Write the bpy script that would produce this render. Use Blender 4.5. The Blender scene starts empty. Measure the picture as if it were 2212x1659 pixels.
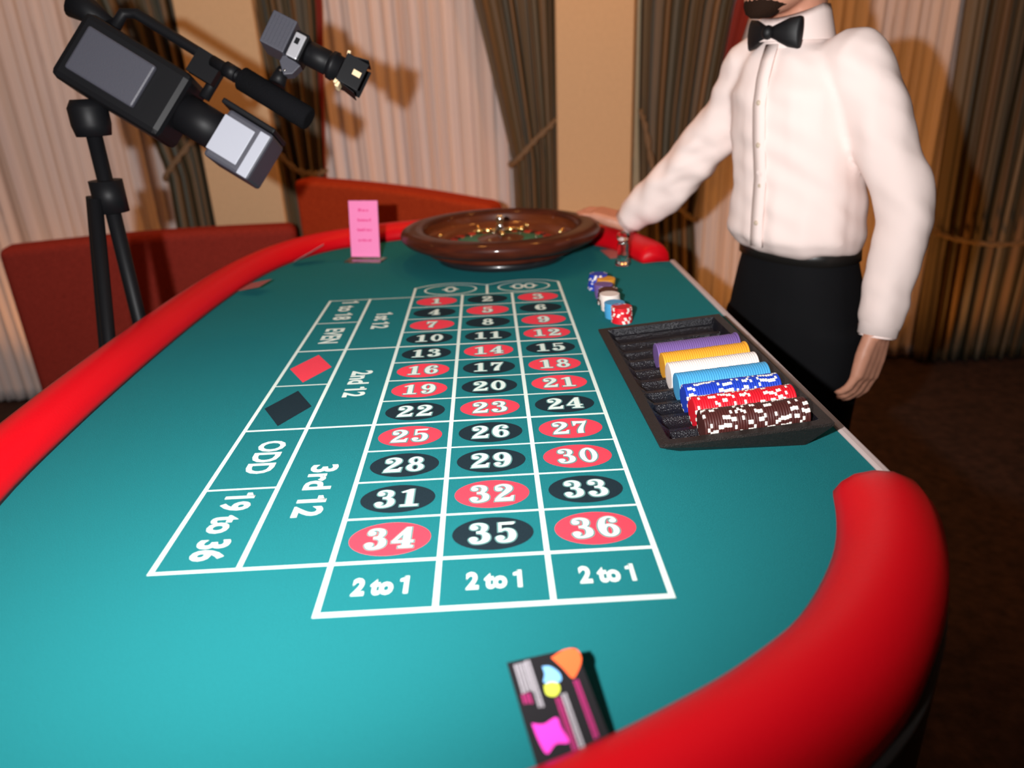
import bpy, bmesh, math, random
from math import sin, cos, pi, radians, sqrt, atan2
from mathutils import Vector, Matrix, noise

random.seed(7)
SC = bpy.context.scene
COL = SC.collection

# ------------------------------------------------------------------ camera
CAM = Vector((0.01257, -1.08191, 0.44290))
RIGHT = Vector((0.998566, -0.037363, -0.038338))
DOWN = Vector((-0.04986, -0.388412, -0.920136))
FWD = Vector((0.019489, 0.920728, -0.389718))
FPX, CX, CY = 1600.0, 1106.0, 829.5


def at(x, y, d):
    """point seen at photo pixel x,y at depth d along the optical axis"""
    return CAM + (RIGHT * ((x - CX) / FPX) + DOWN * ((y - CY) / FPX) + FWD) * d


def onz(x, y, z=0.0):
    r = RIGHT * ((x - CX) / FPX) + DOWN * ((y - CY) / FPX) + FWD
    return CAM + r * ((z - CAM.z) / r.z)


def ony(x, y, Y):
    r = RIGHT * ((x - CX) / FPX) + DOWN * ((y - CY) / FPX) + FWD
    return CAM + r * ((Y - CAM.y) / r.y)


cd = bpy.data.cameras.new('camera')
co = bpy.data.objects.new('camera', cd)
COL.objects.link(co)
m3 = Matrix((RIGHT, -DOWN, -FWD)).transposed()
co.matrix_world = Matrix.Translation(CAM) @ m3.to_4x4()
cd.sensor_fit = 'HORIZONTAL'
cd.sensor_width = 36.0
cd.lens = FPX / 2212.0 * 36.0
cd.clip_start = 0.02
cd.dof.use_dof = True
cd.dof.focus_distance = 0.98
cd.dof.aperture_fstop = 3.1
SC.camera = co

# ------------------------------------------------------------------ light
SC.view_settings.view_transform = 'Standard'
SC.view_settings.look = 'None'
SC.view_settings.exposure = 0.0
SC.view_settings.gamma = 1.0
SC.view_settings.use_curve_mapping = False
w = bpy.data.worlds.new('World')
SC.world = w
w.use_nodes = True
w.node_tree.nodes['Background'].inputs[0].default_value = (1.0, 0.62, 0.34, 1)
w.node_tree.nodes['Background'].inputs[1].default_value = 0.012


def look(o, p, target):
    o.location = p
    o.rotation_euler = (Vector(target) - Vector(p)).to_track_quat('-Z', 'Y').to_euler()


# the camera's own flash (camera held upright, so the flash sits to its left)
ld = bpy.data.lights.new('camera_flash', 'SPOT')
ld.energy = 152
ld.color = (1.0, 0.985, 0.98)
ld.spot_size = radians(152)
ld.spot_blend = 1.0
ld.shadow_soft_size = 0.014
fo = bpy.data.objects.new('camera_flash', ld)
COL.objects.link(fo)
FLASH = CAM - RIGHT * 0.16 - DOWN * 0.035
look(fo, FLASH, FLASH + Vector((-0.10, 1.0, 0.11)))

# warm room downlights before the window wall; unseen uplights added to brighten its foot
WARM = (1.0, 0.37, 0.075)
for nm, spots, z, e, tz_ in (('downlight_lamp', [(-1.95, 1.25), (-0.25, 1.25), (0.6, 1.25), (1.75, 1.25)], 1.80, 26, -0.5),
                             ('added_uplight', [(-1.9, 1.95), (-0.22, 2.0), (0.45, 1.70), (1.35, 1.60), (2.2, 1.75)], -0.90, 11, 0.25)):
    for x, y in spots:
        l = bpy.data.lights.new(nm, 'SPOT')
        l.energy = e
        l.color = WARM
        l.spot_size = radians(130)
        l.spot_blend = 0.8
        l.shadow_soft_size = 0.07
        o = bpy.data.objects.new(nm, l)
        COL.objects.link(o)
        look(o, (x, y, z), (x, 2.2, tz_))


# ------------------------------------------------------------------ materials
def lin(c):
    out = []
    for v in c:
        v = v / 255.0
        out.append(v / 12.92 if v <= 0.04045 else ((v + 0.055) / 1.055) ** 2.4)
    return tuple(out)


def mat(name, col, rough=0.6, metal=0.0, spec=0.5, coat=0.0, var=0.0, vscale=20.0, bump=0.0, bscale=200.0,
        trans=0.0, ior=1.45, sheen=0.0, stretch=None, col2=None):
    m = bpy.data.materials.new(name)
    m.use_nodes = True
    nt = m.node_tree
    b = nt.nodes['Principled BSDF']
    b.inputs['Base Color'].default_value = (*col, 1)
    b.inputs['Roughness'].default_value = rough
    b.inputs['Metallic'].default_value = metal
    b.inputs['Specular IOR Level'].default_value = spec
    b.inputs['Coat Weight'].default_value = coat
    b.inputs['Coat Roughness'].default_value = 0.08
    b.inputs['Transmission Weight'].default_value = trans
    b.inputs['IOR'].default_value = ior
    b.inputs['Sheen Weight'].default_value = sheen
    tc = nt.nodes.new('ShaderNodeTexCoord')
    src = tc.outputs['Object']
    if stretch:
        mp = nt.nodes.new('ShaderNodeMapping')
        mp.inputs['Scale'].default_value = stretch
        nt.links.new(src, mp.inputs['Vector'])
        src = mp.outputs['Vector']
    if var > 0 or col2:
        n = nt.nodes.new('ShaderNodeTexNoise')
        n.inputs['Scale'].default_value = vscale
        n.inputs['Detail'].default_value = 3
        nt.links.new(src, n.inputs['Vector'])
        r = nt.nodes.new('ShaderNodeValToRGB')
        r.color_ramp.elements[0].position = 0.3
        r.color_ramp.elements[1].position = 0.7
        c2 = col2 if col2 else tuple(min(1, c * (1 + var)) for c in col)
        c1 = col if col2 else tuple(c * (1 - var) for c in col)
        r.color_ramp.elements[0].color = (*c1, 1)
        r.color_ramp.elements[1].color = (*c2, 1)
        nt.links.new(n.outputs['Fac'], r.inputs['Fac'])
        nt.links.new(r.outputs['Color'], b.inputs['Base Color'])
    if bump > 0:
        n2 = nt.nodes.new('ShaderNodeTexNoise')
        n2.inputs['Scale'].default_value = bscale
        n2.inputs['Detail'].default_value = 2
        nt.links.new(src, n2.inputs['Vector'])
        bp = nt.nodes.new('ShaderNodeBump')
        bp.inputs['Strength'].default_value = bump
        bp.inputs['Distance'].default_value = 0.002
        nt.links.new(n2.outputs['Fac'], bp.inputs['Height'])
        nt.links.new(bp.outputs['Normal'], b.inputs['Normal'])
    return m


def stripe_mat(name, stops, scale, rough=0.75, sheen=0.0):
    """vertical woven stripes running along the cloth (u of the cloth's own UV map)"""
    m = bpy.data.materials.new(name)
    m.use_nodes = True
    nt = m.node_tree
    b = nt.nodes['Principled BSDF']
    b.inputs['Roughness'].default_value = rough
    b.inputs['Sheen Weight'].default_value = sheen
    uv = nt.nodes.new('ShaderNodeUVMap')
    sx = nt.nodes.new('ShaderNodeSeparateXYZ')
    nt.links.new(uv.outputs[0], sx.inputs[0])
    n = nt.nodes.new('ShaderNodeTexNoise')
    n.noise_dimensions = '1D'
    n.inputs['Scale'].default_value = scale
    n.inputs['Detail'].default_value = 2
    nt.links.new(sx.outputs[0], n.inputs['W'])
    r = nt.nodes.new('ShaderNodeValToRGB')
    els = r.color_ramp.elements
    while len(els) < len(stops):
        els.new(0.5)
    for e, (p, c) in zip(els, stops):
        e.position = p
        e.color = (*c, 1)
    nt.links.new(n.outputs['Fac'], r.inputs['Fac'])
    nt.links.new(r.outputs['Color'], b.inputs['Base Color'])
    return m


M = {}
M['felt'] = mat('teal_felt', (0.0130, 0.180, 0.196), 0.95, spec=0.1, var=0.16, vscale=900, bump=0.5, bscale=1200)
M['print'] = mat('cream_print', (0.70, 0.80, 0.73), 0.9, spec=0.1, var=0.05, vscale=700)
M['ovalred'] = mat('red_print', (0.84, 0.055, 0.085), 0.9, spec=0.1, var=0.08, vscale=900)
M['ovalblack'] = mat('black_print', (0.012, 0.024, 0.032), 0.9, spec=0.1, var=0.15, vscale=900)
M['edgeprint'] = mat('grey_green_print', (0.12, 0.26, 0.25), 0.9, spec=0.1)
M['rail'] = mat('red_vinyl', (0.64, 0.0025, 0.009), 0.42, spec=0.22, bump=0.12, bscale=260)
M['alu'] = mat('pinkish_edge_strip', (0.55, 0.44, 0.42), 0.45, spec=0.4)
M['blackwood'] = mat('black_laminate', (0.02, 0.018, 0.017), 0.5)
M['mahog'] = mat('mahogany', (0.085, 0.016, 0.006), 0.45, spec=0.12, coat=0.28, col2=(0.034, 0.007, 0.004), vscale=14, stretch=(1, 1, 5))
M['mahogin'] = mat('mahogany_bowl', (0.15, 0.033, 0.008), 0.4, spec=0.25, coat=0.4, col2=(0.075, 0.014, 0.005), vscale=9, stretch=(1, 1, 5))
M['ebony'] = mat('black_lacquer', (0.012, 0.012, 0.014), 0.3, coat=0.3)
M['wheelred'] = mat('wheel_red', (0.6, 0.04, 0.025), 0.4)
M['wheelblack'] = mat('wheel_black', (0.012, 0.012, 0.012), 0.4)
M['wheelgreen'] = mat('wheel_green', (0.012, 0.20, 0.125), 0.45)
M['chrome'] = mat('chrome', (0.85, 0.83, 0.8), 0.12, metal=1)
M['brass'] = mat('brass', (0.95, 0.68, 0.28), 0.18, metal=1)
M['glass'] = mat('clear_glass', (1, 1, 1), 0.02, trans=1.0, ior=1.5)
M['acrylic'] = mat('clear_acrylic', (0.98, 0.98, 1), 0.05, trans=1.0, ior=1.35)
M['tray'] = mat('black_plastic', (0.020, 0.014, 0.012), 0.45, spec=0.3, bump=1.0, bscale=900, var=0.3, vscale=300)
M['trayin'] = mat('grainy_black_plastic', (0.007, 0.007, 0.010), 0.22, spec=0.45, bump=1.0, bscale=520)
M['pink'] = mat('pink_paper', (0.95, 0.26, 0.52), 0.8, spec=0.1)
M['pinkink'] = mat('dark_pink_ink', (0.80, 0.07, 0.26), 0.8, spec=0.1)
M['cardblack'] = mat('card_black', (0.013, 0.012, 0.014), 0.5, spec=0.3)
M['cardorange'] = mat('card_orange', (0.95, 0.14, 0.035), 0.6)
M['cardblue'] = mat('card_blue', (0.22, 0.50, 0.86), 0.6)
M['cardyellow'] = mat('card_yellow', (0.66, 0.72, 0.07), 0.6)
M['cardmagenta'] = mat('card_magenta', (0.92, 0.05, 0.55), 0.6)
M['cardpurple'] = mat('card_crimson', (0.42, 0.02, 0.15), 0.6)
M['cardgrey'] = mat('card_grey', (0.40, 0.37, 0.40), 0.6)
M['cardedge'] = mat('card_edge', (0.42, 0.36, 0.36), 0.6)
M['cardrose'] = mat('card_rose', (0.36, 0.11, 0.11), 0.55)
CH = {'red': (0.62, 0.008, 0.02), 'blue': (0.012, 0.045, 0.42), 'brown': (0.060, 0.014, 0.012),
      'purple': (0.16, 0.092, 0.28), 'yellow': (0.74, 0.335, 0.028), 'white': (0.78, 0.68, 0.63), 'sky': (0.060, 0.31, 0.56)}
for k, v in CH.items():
    M['chip_' + k] = mat('chip_' + k, v, 0.5, spec=0.35)
M['spot'] = mat('chip_spot', (0.82, 0.76, 0.70), 0.5, spec=0.35)
M['sofa'] = mat('rust_fabric', (0.46, 0.052, 0.013), 0.9, spec=0.1, col2=(0.32, 0.030, 0.008), vscale=160, bump=0.4, bscale=300)
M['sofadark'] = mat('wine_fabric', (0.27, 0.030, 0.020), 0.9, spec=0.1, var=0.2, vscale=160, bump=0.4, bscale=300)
M['wall'] = mat('beige_wall', (0.60, 0.46, 0.29), 0.85, spec=0.1, var=0.03, vscale=60, bump=0.1, bscale=180)
M['ceiling'] = mat('ceiling_paint', (0.5, 0.45, 0.38), 0.9)
M['carpet'] = mat('dark_carpet', (0.035, 0.018, 0.014), 0.95, var=0.5, vscale=30, bump=0.5, bscale=200)
M['sheer'] = stripe_mat('sheer_cloth', [(0.25, (0.52, 0.44, 0.41)), (0.5, (0.68, 0.61, 0.585)), (0.75, (0.58, 0.53, 0.535))], 30, 0.9)
M['drape'] = stripe_mat('striped_drape', [(0.30, (0.020, 0.020, 0.010)), (0.40, (0.10, 0.075, 0.040)), (0.47, (0.17, 0.10, 0.042)),
                                          (0.54, (0.030, 0.028, 0.014)), (0.62, (0.18, 0.15, 0.10)), (0.72, (0.05, 0.045, 0.025))], 13, 0.6, 0.0)  # woven stripes, their contrast deepened to imitate shaded fold valleys
M['lining'] = mat('red_lining', (0.22, 0.020, 0.012), 0.8)
M['rope'] = mat('gold_rope', (0.17, 0.12, 0.07), 0.7, bump=0.6, bscale=90)
M['camgrey'] = mat('grey_plastic', (0.050, 0.050, 0.064), 0.5, bump=0.15, bscale=500)
M['camlight'] = mat('pale_grey_plastic', (0.34, 0.35, 0.40), 0.45)
M['camdark'] = mat('dark_plastic', (0.005, 0.005, 0.006), 0.5, spec=0.22)
M['foam'] = mat('black_foam', (0.006, 0.006, 0.007), 1.0, spec=0.05, bump=1.0, bscale=500)
M['cream'] = mat('cream_highlight', (0.75, 0.55, 0.33), 0.6)  # painted highlight colour for the lamp's barn doors
M['silver'] = mat('silver_plate', (0.62, 0.62, 0.66), 0.32, metal=0.6)
M['lens'] = mat('lens_glass', (0.02, 0.02, 0.03), 0.05, coat=1.0)
M['skin'] = mat('skin', (0.56, 0.26, 0.17), 0.5, var=0.08, vscale=30)
M['shirt'] = mat('white_shirt', (0.93, 0.77, 0.72), 0.85, spec=0.15)
M['button'] = mat('shirt_button', (0.62, 0.50, 0.38), 0.3)
M['trousers'] = mat('black_cloth', (0.006, 0.006, 0.007), 0.85, spec=0.15)
M['tie'] = mat('black_satin', (0.004, 0.004, 0.005), 0.55)
M['hair'] = mat('dark_hair', (0.020, 0.009, 0.005), 0.85, spec=0.12, bump=0.8, bscale=300)
M['eye'] = mat('eye_white', (0.75, 0.72, 0.68), 0.2)
M['iris'] = mat('dark_iris', (0.03, 0.015, 0.01), 0.1)
M['lip'] = mat('lip', (0.45, 0.14, 0.11), 0.45)
M['leather'] = mat('black_leather', (0.012, 0.011, 0.01), 0.35)


# ------------------------------------------------------------------ helpers
class MB:
    """collects shapes that become ONE mesh object"""

    def __init__(s):
        s.v, s.f, s.mi, s.sm = [], [], [], []

    def add(s, verts, faces, mi=0, smooth=False):
        n = len(s.v)
        s.v += [tuple(p) for p in verts]
        for f in faces:
            s.f.append([i + n for i in f])
            s.mi.append(mi)
            s.sm.append(smooth)
        return s

    def poly(s, pts, z=0.0, mi=0):
        return s.add([(p[0], p[1], p[2] if len(p) > 2 else z) for p in pts], [list(range(len(pts)))], mi)

    def box(s, c, size, rot=None, mi=0):
        c = Vector(c)
        vs = []
        for sx in (-1, 1):
            for sy in (-1, 1):
                for sz in (-1, 1):
                    p = Vector((sx * size[0] / 2, sy * size[1] / 2, sz * size[2] / 2))
                    if rot is not None:
                        p = rot @ p
                    vs.append(c + p)
        return s.add(vs, [(0, 1, 3, 2), (4, 6, 7, 5), (0, 4, 5, 1), (2, 3, 7, 6), (0, 2, 6, 4), (1, 5, 7, 3)], mi)

    def lathe(s, prof, n=48, c=(0, 0, 0), mi=0, rot=None, cap0=False, cap1=False, a0=0.0):
        vs, fs = [], []
        c = Vector(c)
        for r, z in prof:
            for i in range(n):
                a = a0 + 2 * pi * i / n
                p = Vector((r * cos(a), r * sin(a), z))
                if rot is not None:
                    p = rot @ p
                vs.append(c + p)
        for k in range(len(prof) - 1):
            for i in range(n):
                j = (i + 1) % n
                fs.append((k * n + i, k * n + j, (k + 1) * n + j, (k + 1) * n + i))
        s.add(vs, fs, mi, True)
        b = len(s.v) - len(vs)
        for flag, k in ((cap0, 0), (cap1, len(prof) - 1)):
            if flag:
                ring = [b + k * n + i for i in range(n)]
                s.f.append(ring[::-1] if k == 0 else ring)
                s.mi.append(mi)
                s.sm.append(False)
        return s

    def tube(s, pts, r, n=10, mi=0, cap=True, squash=1.0):
        pts = [Vector(p) for p in pts]
        rs = r if isinstance(r, (list, tuple)) else [r] * len(pts)
        t0 = (pts[1] - pts[0]).normalized()
        nrm = t0.cross(Vector((0, 0, 1)))
        if nrm.length < 1e-3:
            nrm = t0.cross(Vector((0, 1, 0)))
        nrm.normalize()
        vs, fs = [], []
        for i, p in enumerate(pts):
            t = (pts[min(i + 1, len(pts) - 1)] - pts[max(i - 1, 0)]).normalized()
            nrm = (nrm - t * nrm.dot(t)).normalized()
            bn = t.cross(nrm)
            for k in range(n):
                a = 2 * pi * k / n
                vs.append(p + (nrm * cos(a) + bn * sin(a) * squash) * rs[i])
        for i in range(len(pts) - 1):
            for k in range(n):
                j = (k + 1) % n
                fs.append((i * n + k, i * n + j, (i + 1) * n + j, (i + 1) * n + k))
        s.add(vs, fs, mi, True)
        b = len(s.v) - len(vs)
        if cap:
            for ring in ([b + k for k in range(n)][::-1], [b + (len(pts) - 1) * n + k for k in range(n)]):
                s.f.append(ring)
                s.mi.append(mi)
                s.sm.append(False)
        return s

    def loft(s, rings, mi=0, cap=True):
        n = len(rings[0])
        vs, fs = [], []
        for r in rings:
            vs += r
        for i in range(len(rings) - 1):
            for k in range(n):
                j = (k + 1) % n
                fs.append((i * n + k, i * n + j, (i + 1) * n + j, (i + 1) * n + k))
        if cap:
            fs.append(tuple(range(n))[::-1])
            fs.append(tuple((len(rings) - 1) * n + k for k in range(n)))
        return s.add(vs, fs, mi, True)

    def ball(s, c, r, n=16, mi=0, sc=(1, 1, 1), rot=None):
        c = Vector(c)
        rings = []
        m = max(6, n // 2)
        for i in range(m + 1):
            a = -pi / 2 + pi * i / m
            rr = max(cos(a), 0.02)
            ring = []
            for k in range(n):
                p = Vector((r * sc[0] * rr * cos(2 * pi * k / n), r * sc[1] * rr * sin(2 * pi * k / n), r * sc[2] * sin(a)))
                if rot is not None:
                    p = rot @ p
                ring.append(c + p)
            rings.append(ring)
        return s.loft(rings, mi)

    def mesh(s, name, mats):
        me = bpy.data.meshes.new(name)
        me.from_pydata([tuple(p) for p in s.v], [], s.f)
        for m in (mats if isinstance(mats, (list, tuple)) else [mats]):
            me.materials.append(m)
        me.polygons.foreach_set('material_index', s.mi)
        me.polygons.foreach_set('use_smooth', s.sm)
        me.update()
        return me

    def build(s, name, mats, parent=None, bevel=0.0, fixn=True, seg=2):
        me = s.mesh(name, mats)
        if fixn or bevel:
            bm = bmesh.new()
            bm.from_mesh(me)
            if fixn:
                bmesh.ops.recalc_face_normals(bm, faces=bm.faces)
            bm.to_mesh(me)
            bm.free()
        o = bpy.data.objects.new(name, me)
        COL.objects.link(o)
        if parent is not None:
            o.parent = parent
        if bevel:
            b = o.modifiers.new('bevel', 'BEVEL')
            b.width = bevel
            b.segments = seg
            b.limit_method = 'ANGLE'
            b.angle_limit = radians(40)
            b.harden_normals = False
        return o


def tag(o, label=None, cat=None, group=None, kind=None):
    for k, v in (('label', label), ('category', cat), ('group', group), ('kind', kind)):
        if v:
            o[k] = v
    return o


def empty(name, loc, label, cat, group=None, rot=None):
    o = bpy.data.objects.new(name, None)
    o.empty_display_size = 0.05
    COL.objects.link(o)
    o.location = loc
    if rot is not None:
        o.rotation_euler = rot
    return tag(o, label, cat, group)


def spline(pts, n):
    """Catmull-Rom through points (any dimension)"""
    pts = [tuple(p) for p in pts]
    d = len(pts[0])
    P = [tuple(2 * pts[0][i] - pts[1][i] for i in range(d))] + pts + [tuple(2 * pts[-1][i] - pts[-2][i] for i in range(d))]
    out = []
    for i in range(1, len(P) - 2):
        for k in range(n):
            t = k / n
            out.append(tuple(0.5 * (2 * P[i][j] + (P[i + 1][j] - P[i - 1][j]) * t
                                    + (2 * P[i - 1][j] - 5 * P[i][j] + 4 * P[i + 1][j] - P[i + 2][j]) * t * t
                                    + (3 * P[i][j] - P[i - 1][j] - 3 * P[i + 1][j] + P[i + 2][j]) * t ** 3) for j in range(d)))
    out.append(pts[-1])
    return out


def remeshed(mb, name, mats, parent, voxel, smooth=4, fn=None):
    """one continuous skin round the shapes in mb"""
    tmp = mb.build('tmp_shape', mats)
    r = tmp.modifiers.new('r', 'REMESH')
    r.mode = 'VOXEL'
    r.voxel_size = voxel
    sm = tmp.modifiers.new('s', 'SMOOTH')
    sm.iterations = smooth
    sm.factor = 0.5
    dg = bpy.context.evaluated_depsgraph_get()
    dg.update()
    me = bpy.data.meshes.new_from_object(tmp.evaluated_get(dg))
    me.name = name
    old = tmp.data
    bpy.data.objects.remove(tmp)
    bpy.data.meshes.remove(old)
    me.materials.clear()
    for m in (mats if isinstance(mats, (list, tuple)) else [mats]):
        me.materials.append(m)
    if fn:
        me.update()
        new = [v.co + fn(v.co, v.normal) for v in me.vertices]
        for v, c in zip(me.vertices, new):
            v.co = c
    me.polygons.foreach_set('use_smooth', [True] * len(me.polygons))
    me.polygons.foreach_set('material_index', [0] * len(me.polygons))
    me.update()
    o = bpy.data.objects.new(name, me)
    COL.objects.link(o)
    o.parent = parent
    return o


# ------------------------------------------------------------------ room
FZ, CZ = -0.95, 1.90
XL, XR, YB, YF = -3.4, 3.6, 2.34, -2.6


def struct(name, mb, m, bevel=0.0, parent=None):
    o = mb.build(name, m, parent, bevel)
    if parent is None:
        o['kind'] = 'structure'
    return o


struct('floor', MB().box(((XL + XR) / 2, (YB + YF) / 2, FZ - 0.05), (XR - XL + .4, YB - YF + .4, 0.1)), M['carpet'])
struct('ceiling', MB().box(((XL + XR) / 2, (YB + YF) / 2, CZ + 0.05), (XR - XL + .4, YB - YF + .4, 0.1)), M['ceiling'])
struct('wall_back', MB().box(((XL + XR) / 2, YB + 0.05, (FZ + CZ) / 2), (XR - XL, 0.1, CZ - FZ)), M['wall'])
struct('wall_left', MB().box((XL - 0.05, (YB + YF) / 2, (FZ + CZ) / 2), (0.1, YB - YF, CZ - FZ)), M['wall'])
struct('wall_right', MB().box((XR + 0.05, (YB + YF) / 2, (FZ + CZ) / 2), (0.1, YB - YF, CZ - FZ)), M['wall'])
struct('wall_front', MB().box(((XL + XR) / 2, YF - 0.05, (FZ + CZ) / 2), (XR - XL, 0.1, CZ - FZ)), M['wall'])
# the beige pier between the windows, and its twin further left
for nm, x0, x1 in (('trim_1', 0.312, 0.625), ('trim_2', -1.16, -0.86)):
    struct(nm, MB().box(((x0 + x1) / 2, YB - 0.09, (FZ + CZ) / 2), (x1 - x0, 0.20, CZ - FZ)), M['wall'], 0.006)
struct('baseboard_back', MB().box(((XL + XR) / 2, YB - 0.01, FZ + 0.06), (XR - XL, 0.03, 0.12)), M['blackwood'])


# ------------------------------------------------------------------ curtains
def cloth(name, label, cat, profile, yw, nf, amp, m, seed, parent=None, zs=None, group=None, ustretch=1.0, irr=0.35):
    """hanging cloth: profile(z) -> (x_left, x_right, fold depth factor)"""
    rnd = random.Random(seed)
    ph = [rnd.uniform(0, 6.28) for _ in range(6)]
    nu = nf * 10
    zs = zs or [CZ - 0.05 - (CZ - 0.05 - FZ - 0.015) * i / 44 for i in range(45)]
    vs, fs, uvs = [], [], []
    for z in zs:
        xl, xr, k = profile(z)
        for i in range(nu + 1):
            u = i / nu
            uu = u + 0.012 * sin(9 * u + ph[0]) + 0.008 * sin(23 * u + ph[1])
            a = 2 * pi * nf * uu + ph[2] + 0.35 * sin(2.1 * z + 5 * u + ph[4]) + irr * (noise.noise(Vector((u * nf * .45, seed * 3.1, z * .12))) * 5)
            f = 0.5 + 0.36 * sin(a) + 0.14 * sin(2.3 * a + ph[3])
            vs.append((xl + (xr - xl) * u + 0.25 * amp * k * cos(a) * min(1, 6 * u, 6 * (1 - u)), yw - amp * k * f, z))
            uvs.append((u * ustretch, z))
    W = nu + 1
    for r in range(len(zs) - 1):
        for i in range(nu):
            fs.append((r * W + i, r * W + i + 1, (r + 1) * W + i + 1, (r + 1) * W + i))
    me = bpy.data.meshes.new(name)
    me.from_pydata(vs, [], fs)
    me.materials.append(m)
    uvl = me.uv_layers.new(name='UVMap')
    for l in me.loops:
        uvl.data[l.index].uv = uvs[l.vertex_index]
    me.polygons.foreach_set('use_smooth', [True] * len(fs))
    o = bpy.data.objects.new(name, me)
    COL.objects.link(o)
    s = o.modifiers.new('solid', 'SOLIDIFY')
    s.thickness = 0.003
    if parent is not None:
        o.parent = parent
    elif label:
        tag(o, label, cat, group)
    return o


cloth('sheer_curtain', 'pale pinkish sheer curtain hanging in folds behind the rust sofa', 'curtain',
      lambda z: (-0.86, 0.30, 1.0), 2.30, 20, 0.030, M['sheer'], 3, irr=1.0)
cloth('sheer_curtain', 'pale sheer curtain hanging behind the dealer in the white shirt', 'curtain',
      lambda z: (0.74, 2.6, 1.0), 2.30, 32, 0.030, M['sheer'], 4, irr=1.0)
cloth('sheer_curtain', 'pale sheer curtain at the far left, beyond the left beige pier', 'curtain',
      lambda z: (-2.9, -1.17, 1.0), 2.30, 28, 0.030, M['sheer'], 5, irr=1.0)


def pw(z, pts):
    """piecewise linear in z, pts sorted from high z to low z"""
    if z >= pts[0][0]:
        return pts[0][1:]
    for a, b in zip(pts, pts[1:]):
        if z >= b[0]:
            t = (a[0] - z) / (a[0] - b[0])
            return tuple(p + (q - p) * t for p, q in zip(a[1:], b[1:]))
    return pts[-1][1:]


def drape(label, prof, yw, nf, amp, seed, rope, lining=None, lzs=None):
    root = empty('drape', (0, 0, 0), label, 'curtain')
    root.location = (prof(FZ)[0], yw, FZ)
    root_inv = Matrix.Translation(-Vector(root.location))
    parts = [cloth('drape_cloth', None, None, prof, yw, nf, amp, M['drape'], seed, parent=root)]
    if lining:
        parts.append(cloth('red_lining', None, None, lining, yw - 0.02, 2, 0.03, M['lining'], seed + 1, parent=root, zs=lzs))
    tp = spline(rope, 8)
    mb = MB()
    for s_ in (0, 1):
        mb.tube([(p[0] + 0.006 * cos(i * 0.9 + s_ * pi), p[1], p[2] + 0.006 * sin(i * 0.9 + s_ * pi)) for i, p in enumerate(tp)], 0.0070, 8)
    parts.append(mb.build('rope_tieback', M['rope'], root))
    for p in parts:
        p.matrix_parent_inverse = root_inv
    return root


drape('striped olive drape gathered left of the beige pier above the roulette wheel',
      lambda z: pw(z, [(1.85, -0.33, 0.33, 1.0), (0.70, -0.003, 0.325, 0.9), (0.09, 0.125, 0.318, 0.7), (-0.10, 0.13, 0.318, 0.75), (-0.95, 0.10, 0.318, 0.8)]),
      2.25, 5, 0.105, 11,
      [(0.325, 2.20, 0.255), (0.30, 2.165, 0.235), (0.22, 2.155, 0.17), (0.15, 2.16, 0.10), (0.118, 2.20, 0.07), (0.118, 2.24, 0.075)])
drape('striped olive drape right of the beige pier behind the white sleeve',
      lambda z: pw(z, [(1.85, 0.69, 1.40, 1.0), (0.67, 0.668, 1.045, 0.9), (0.25, 0.672, 0.985, 0.8), (-0.19, 0.69, 0.93, 0.7), (-0.40, 0.70, 0.95, 0.75), (-0.95, 0.70, 1.0, 0.8)]),
      2.25, 6, 0.105, 15,
      [(0.668, 2.20, 0.27), (0.685, 2.165, 0.20), (0.72, 2.155, 0.04), (0.79, 2.155, -0.08), (0.88, 2.16, -0.17), (0.935, 2.20, -0.20)],
      lining=lambda z: pw(z, [(1.85, 1.39, 1.50, 1.0), (0.67, 1.04, 1.12, 0.9), (0.25, 0.985, 1.0, 0.8), (-0.95, 0.985, 1.0, 0.8)]), lzs=[1.85 - i * 0.1 for i in range(17)])
drape('dark striped drape behind the video camera at the left',
      lambda z: pw(z, [(1.85, -1.12, -0.60, 1.0), (0.70, -0.99, -0.625, 0.9), (0.10, -0.885, -0.68, 0.8), (-0.95, -0.87, -0.68, 0.8)]),
      2.25, 5, 0.09, 19,
      [(-0.885, 2.20, 0.22), (-0.86, 2.165, 0.18), (-0.79, 2.155, 0.10), (-0.72, 2.16, 0.075), (-0.675, 2.21, 0.08)],
      lining=lambda z: pw(z, [(1.85, -0.605, -0.56, 0.9), (0.70, -0.632, -0.604, 0.8), (0.10, -0.69, -0.675, 0.7), (-0.95, -0.69, -0.675, 0.7)]))
drape('striped olive drape left of the left beige pier',
      lambda z: pw(z, [(1.85, -1.75, -1.15, 1.0), (0.70, -1.46, -1.16, 0.9), (0.09, -1.34, -1.17, 0.7), (-0.95, -1.38, -1.17, 0.8)]),
      2.25, 5, 0.105, 23,
      [(-1.155, 2.20, 0.255), (-1.18, 2.165, 0.235), (-1.26, 2.155, 0.16), (-1.33, 2.165, 0.09), (-1.352, 2.22, 0.07)])
drape('striped olive drape on the far right behind the dealer',
      lambda z: pw(z, [(1.85, 1.9, 2.7, 1.0), (0.65, 2.0, 2.62, 1.0), (-0.95, 2.05, 2.6, 1.0)]),
      2.25, 10, 0.08, 27,
      [(2.02, 2.20, -0.30), (2.10, 2.155, -0.33), (2.3, 2.14, -0.36), (2.5, 2.15, -0.34), (2.60, 2.2, -0.30)])

# ------------------------------------------------------------------ sofa
sofa = empty('sofa', (-0.45, 1.75, FZ), 'rust red upholstered sofa standing behind the roulette table', 'sofa')


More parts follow.
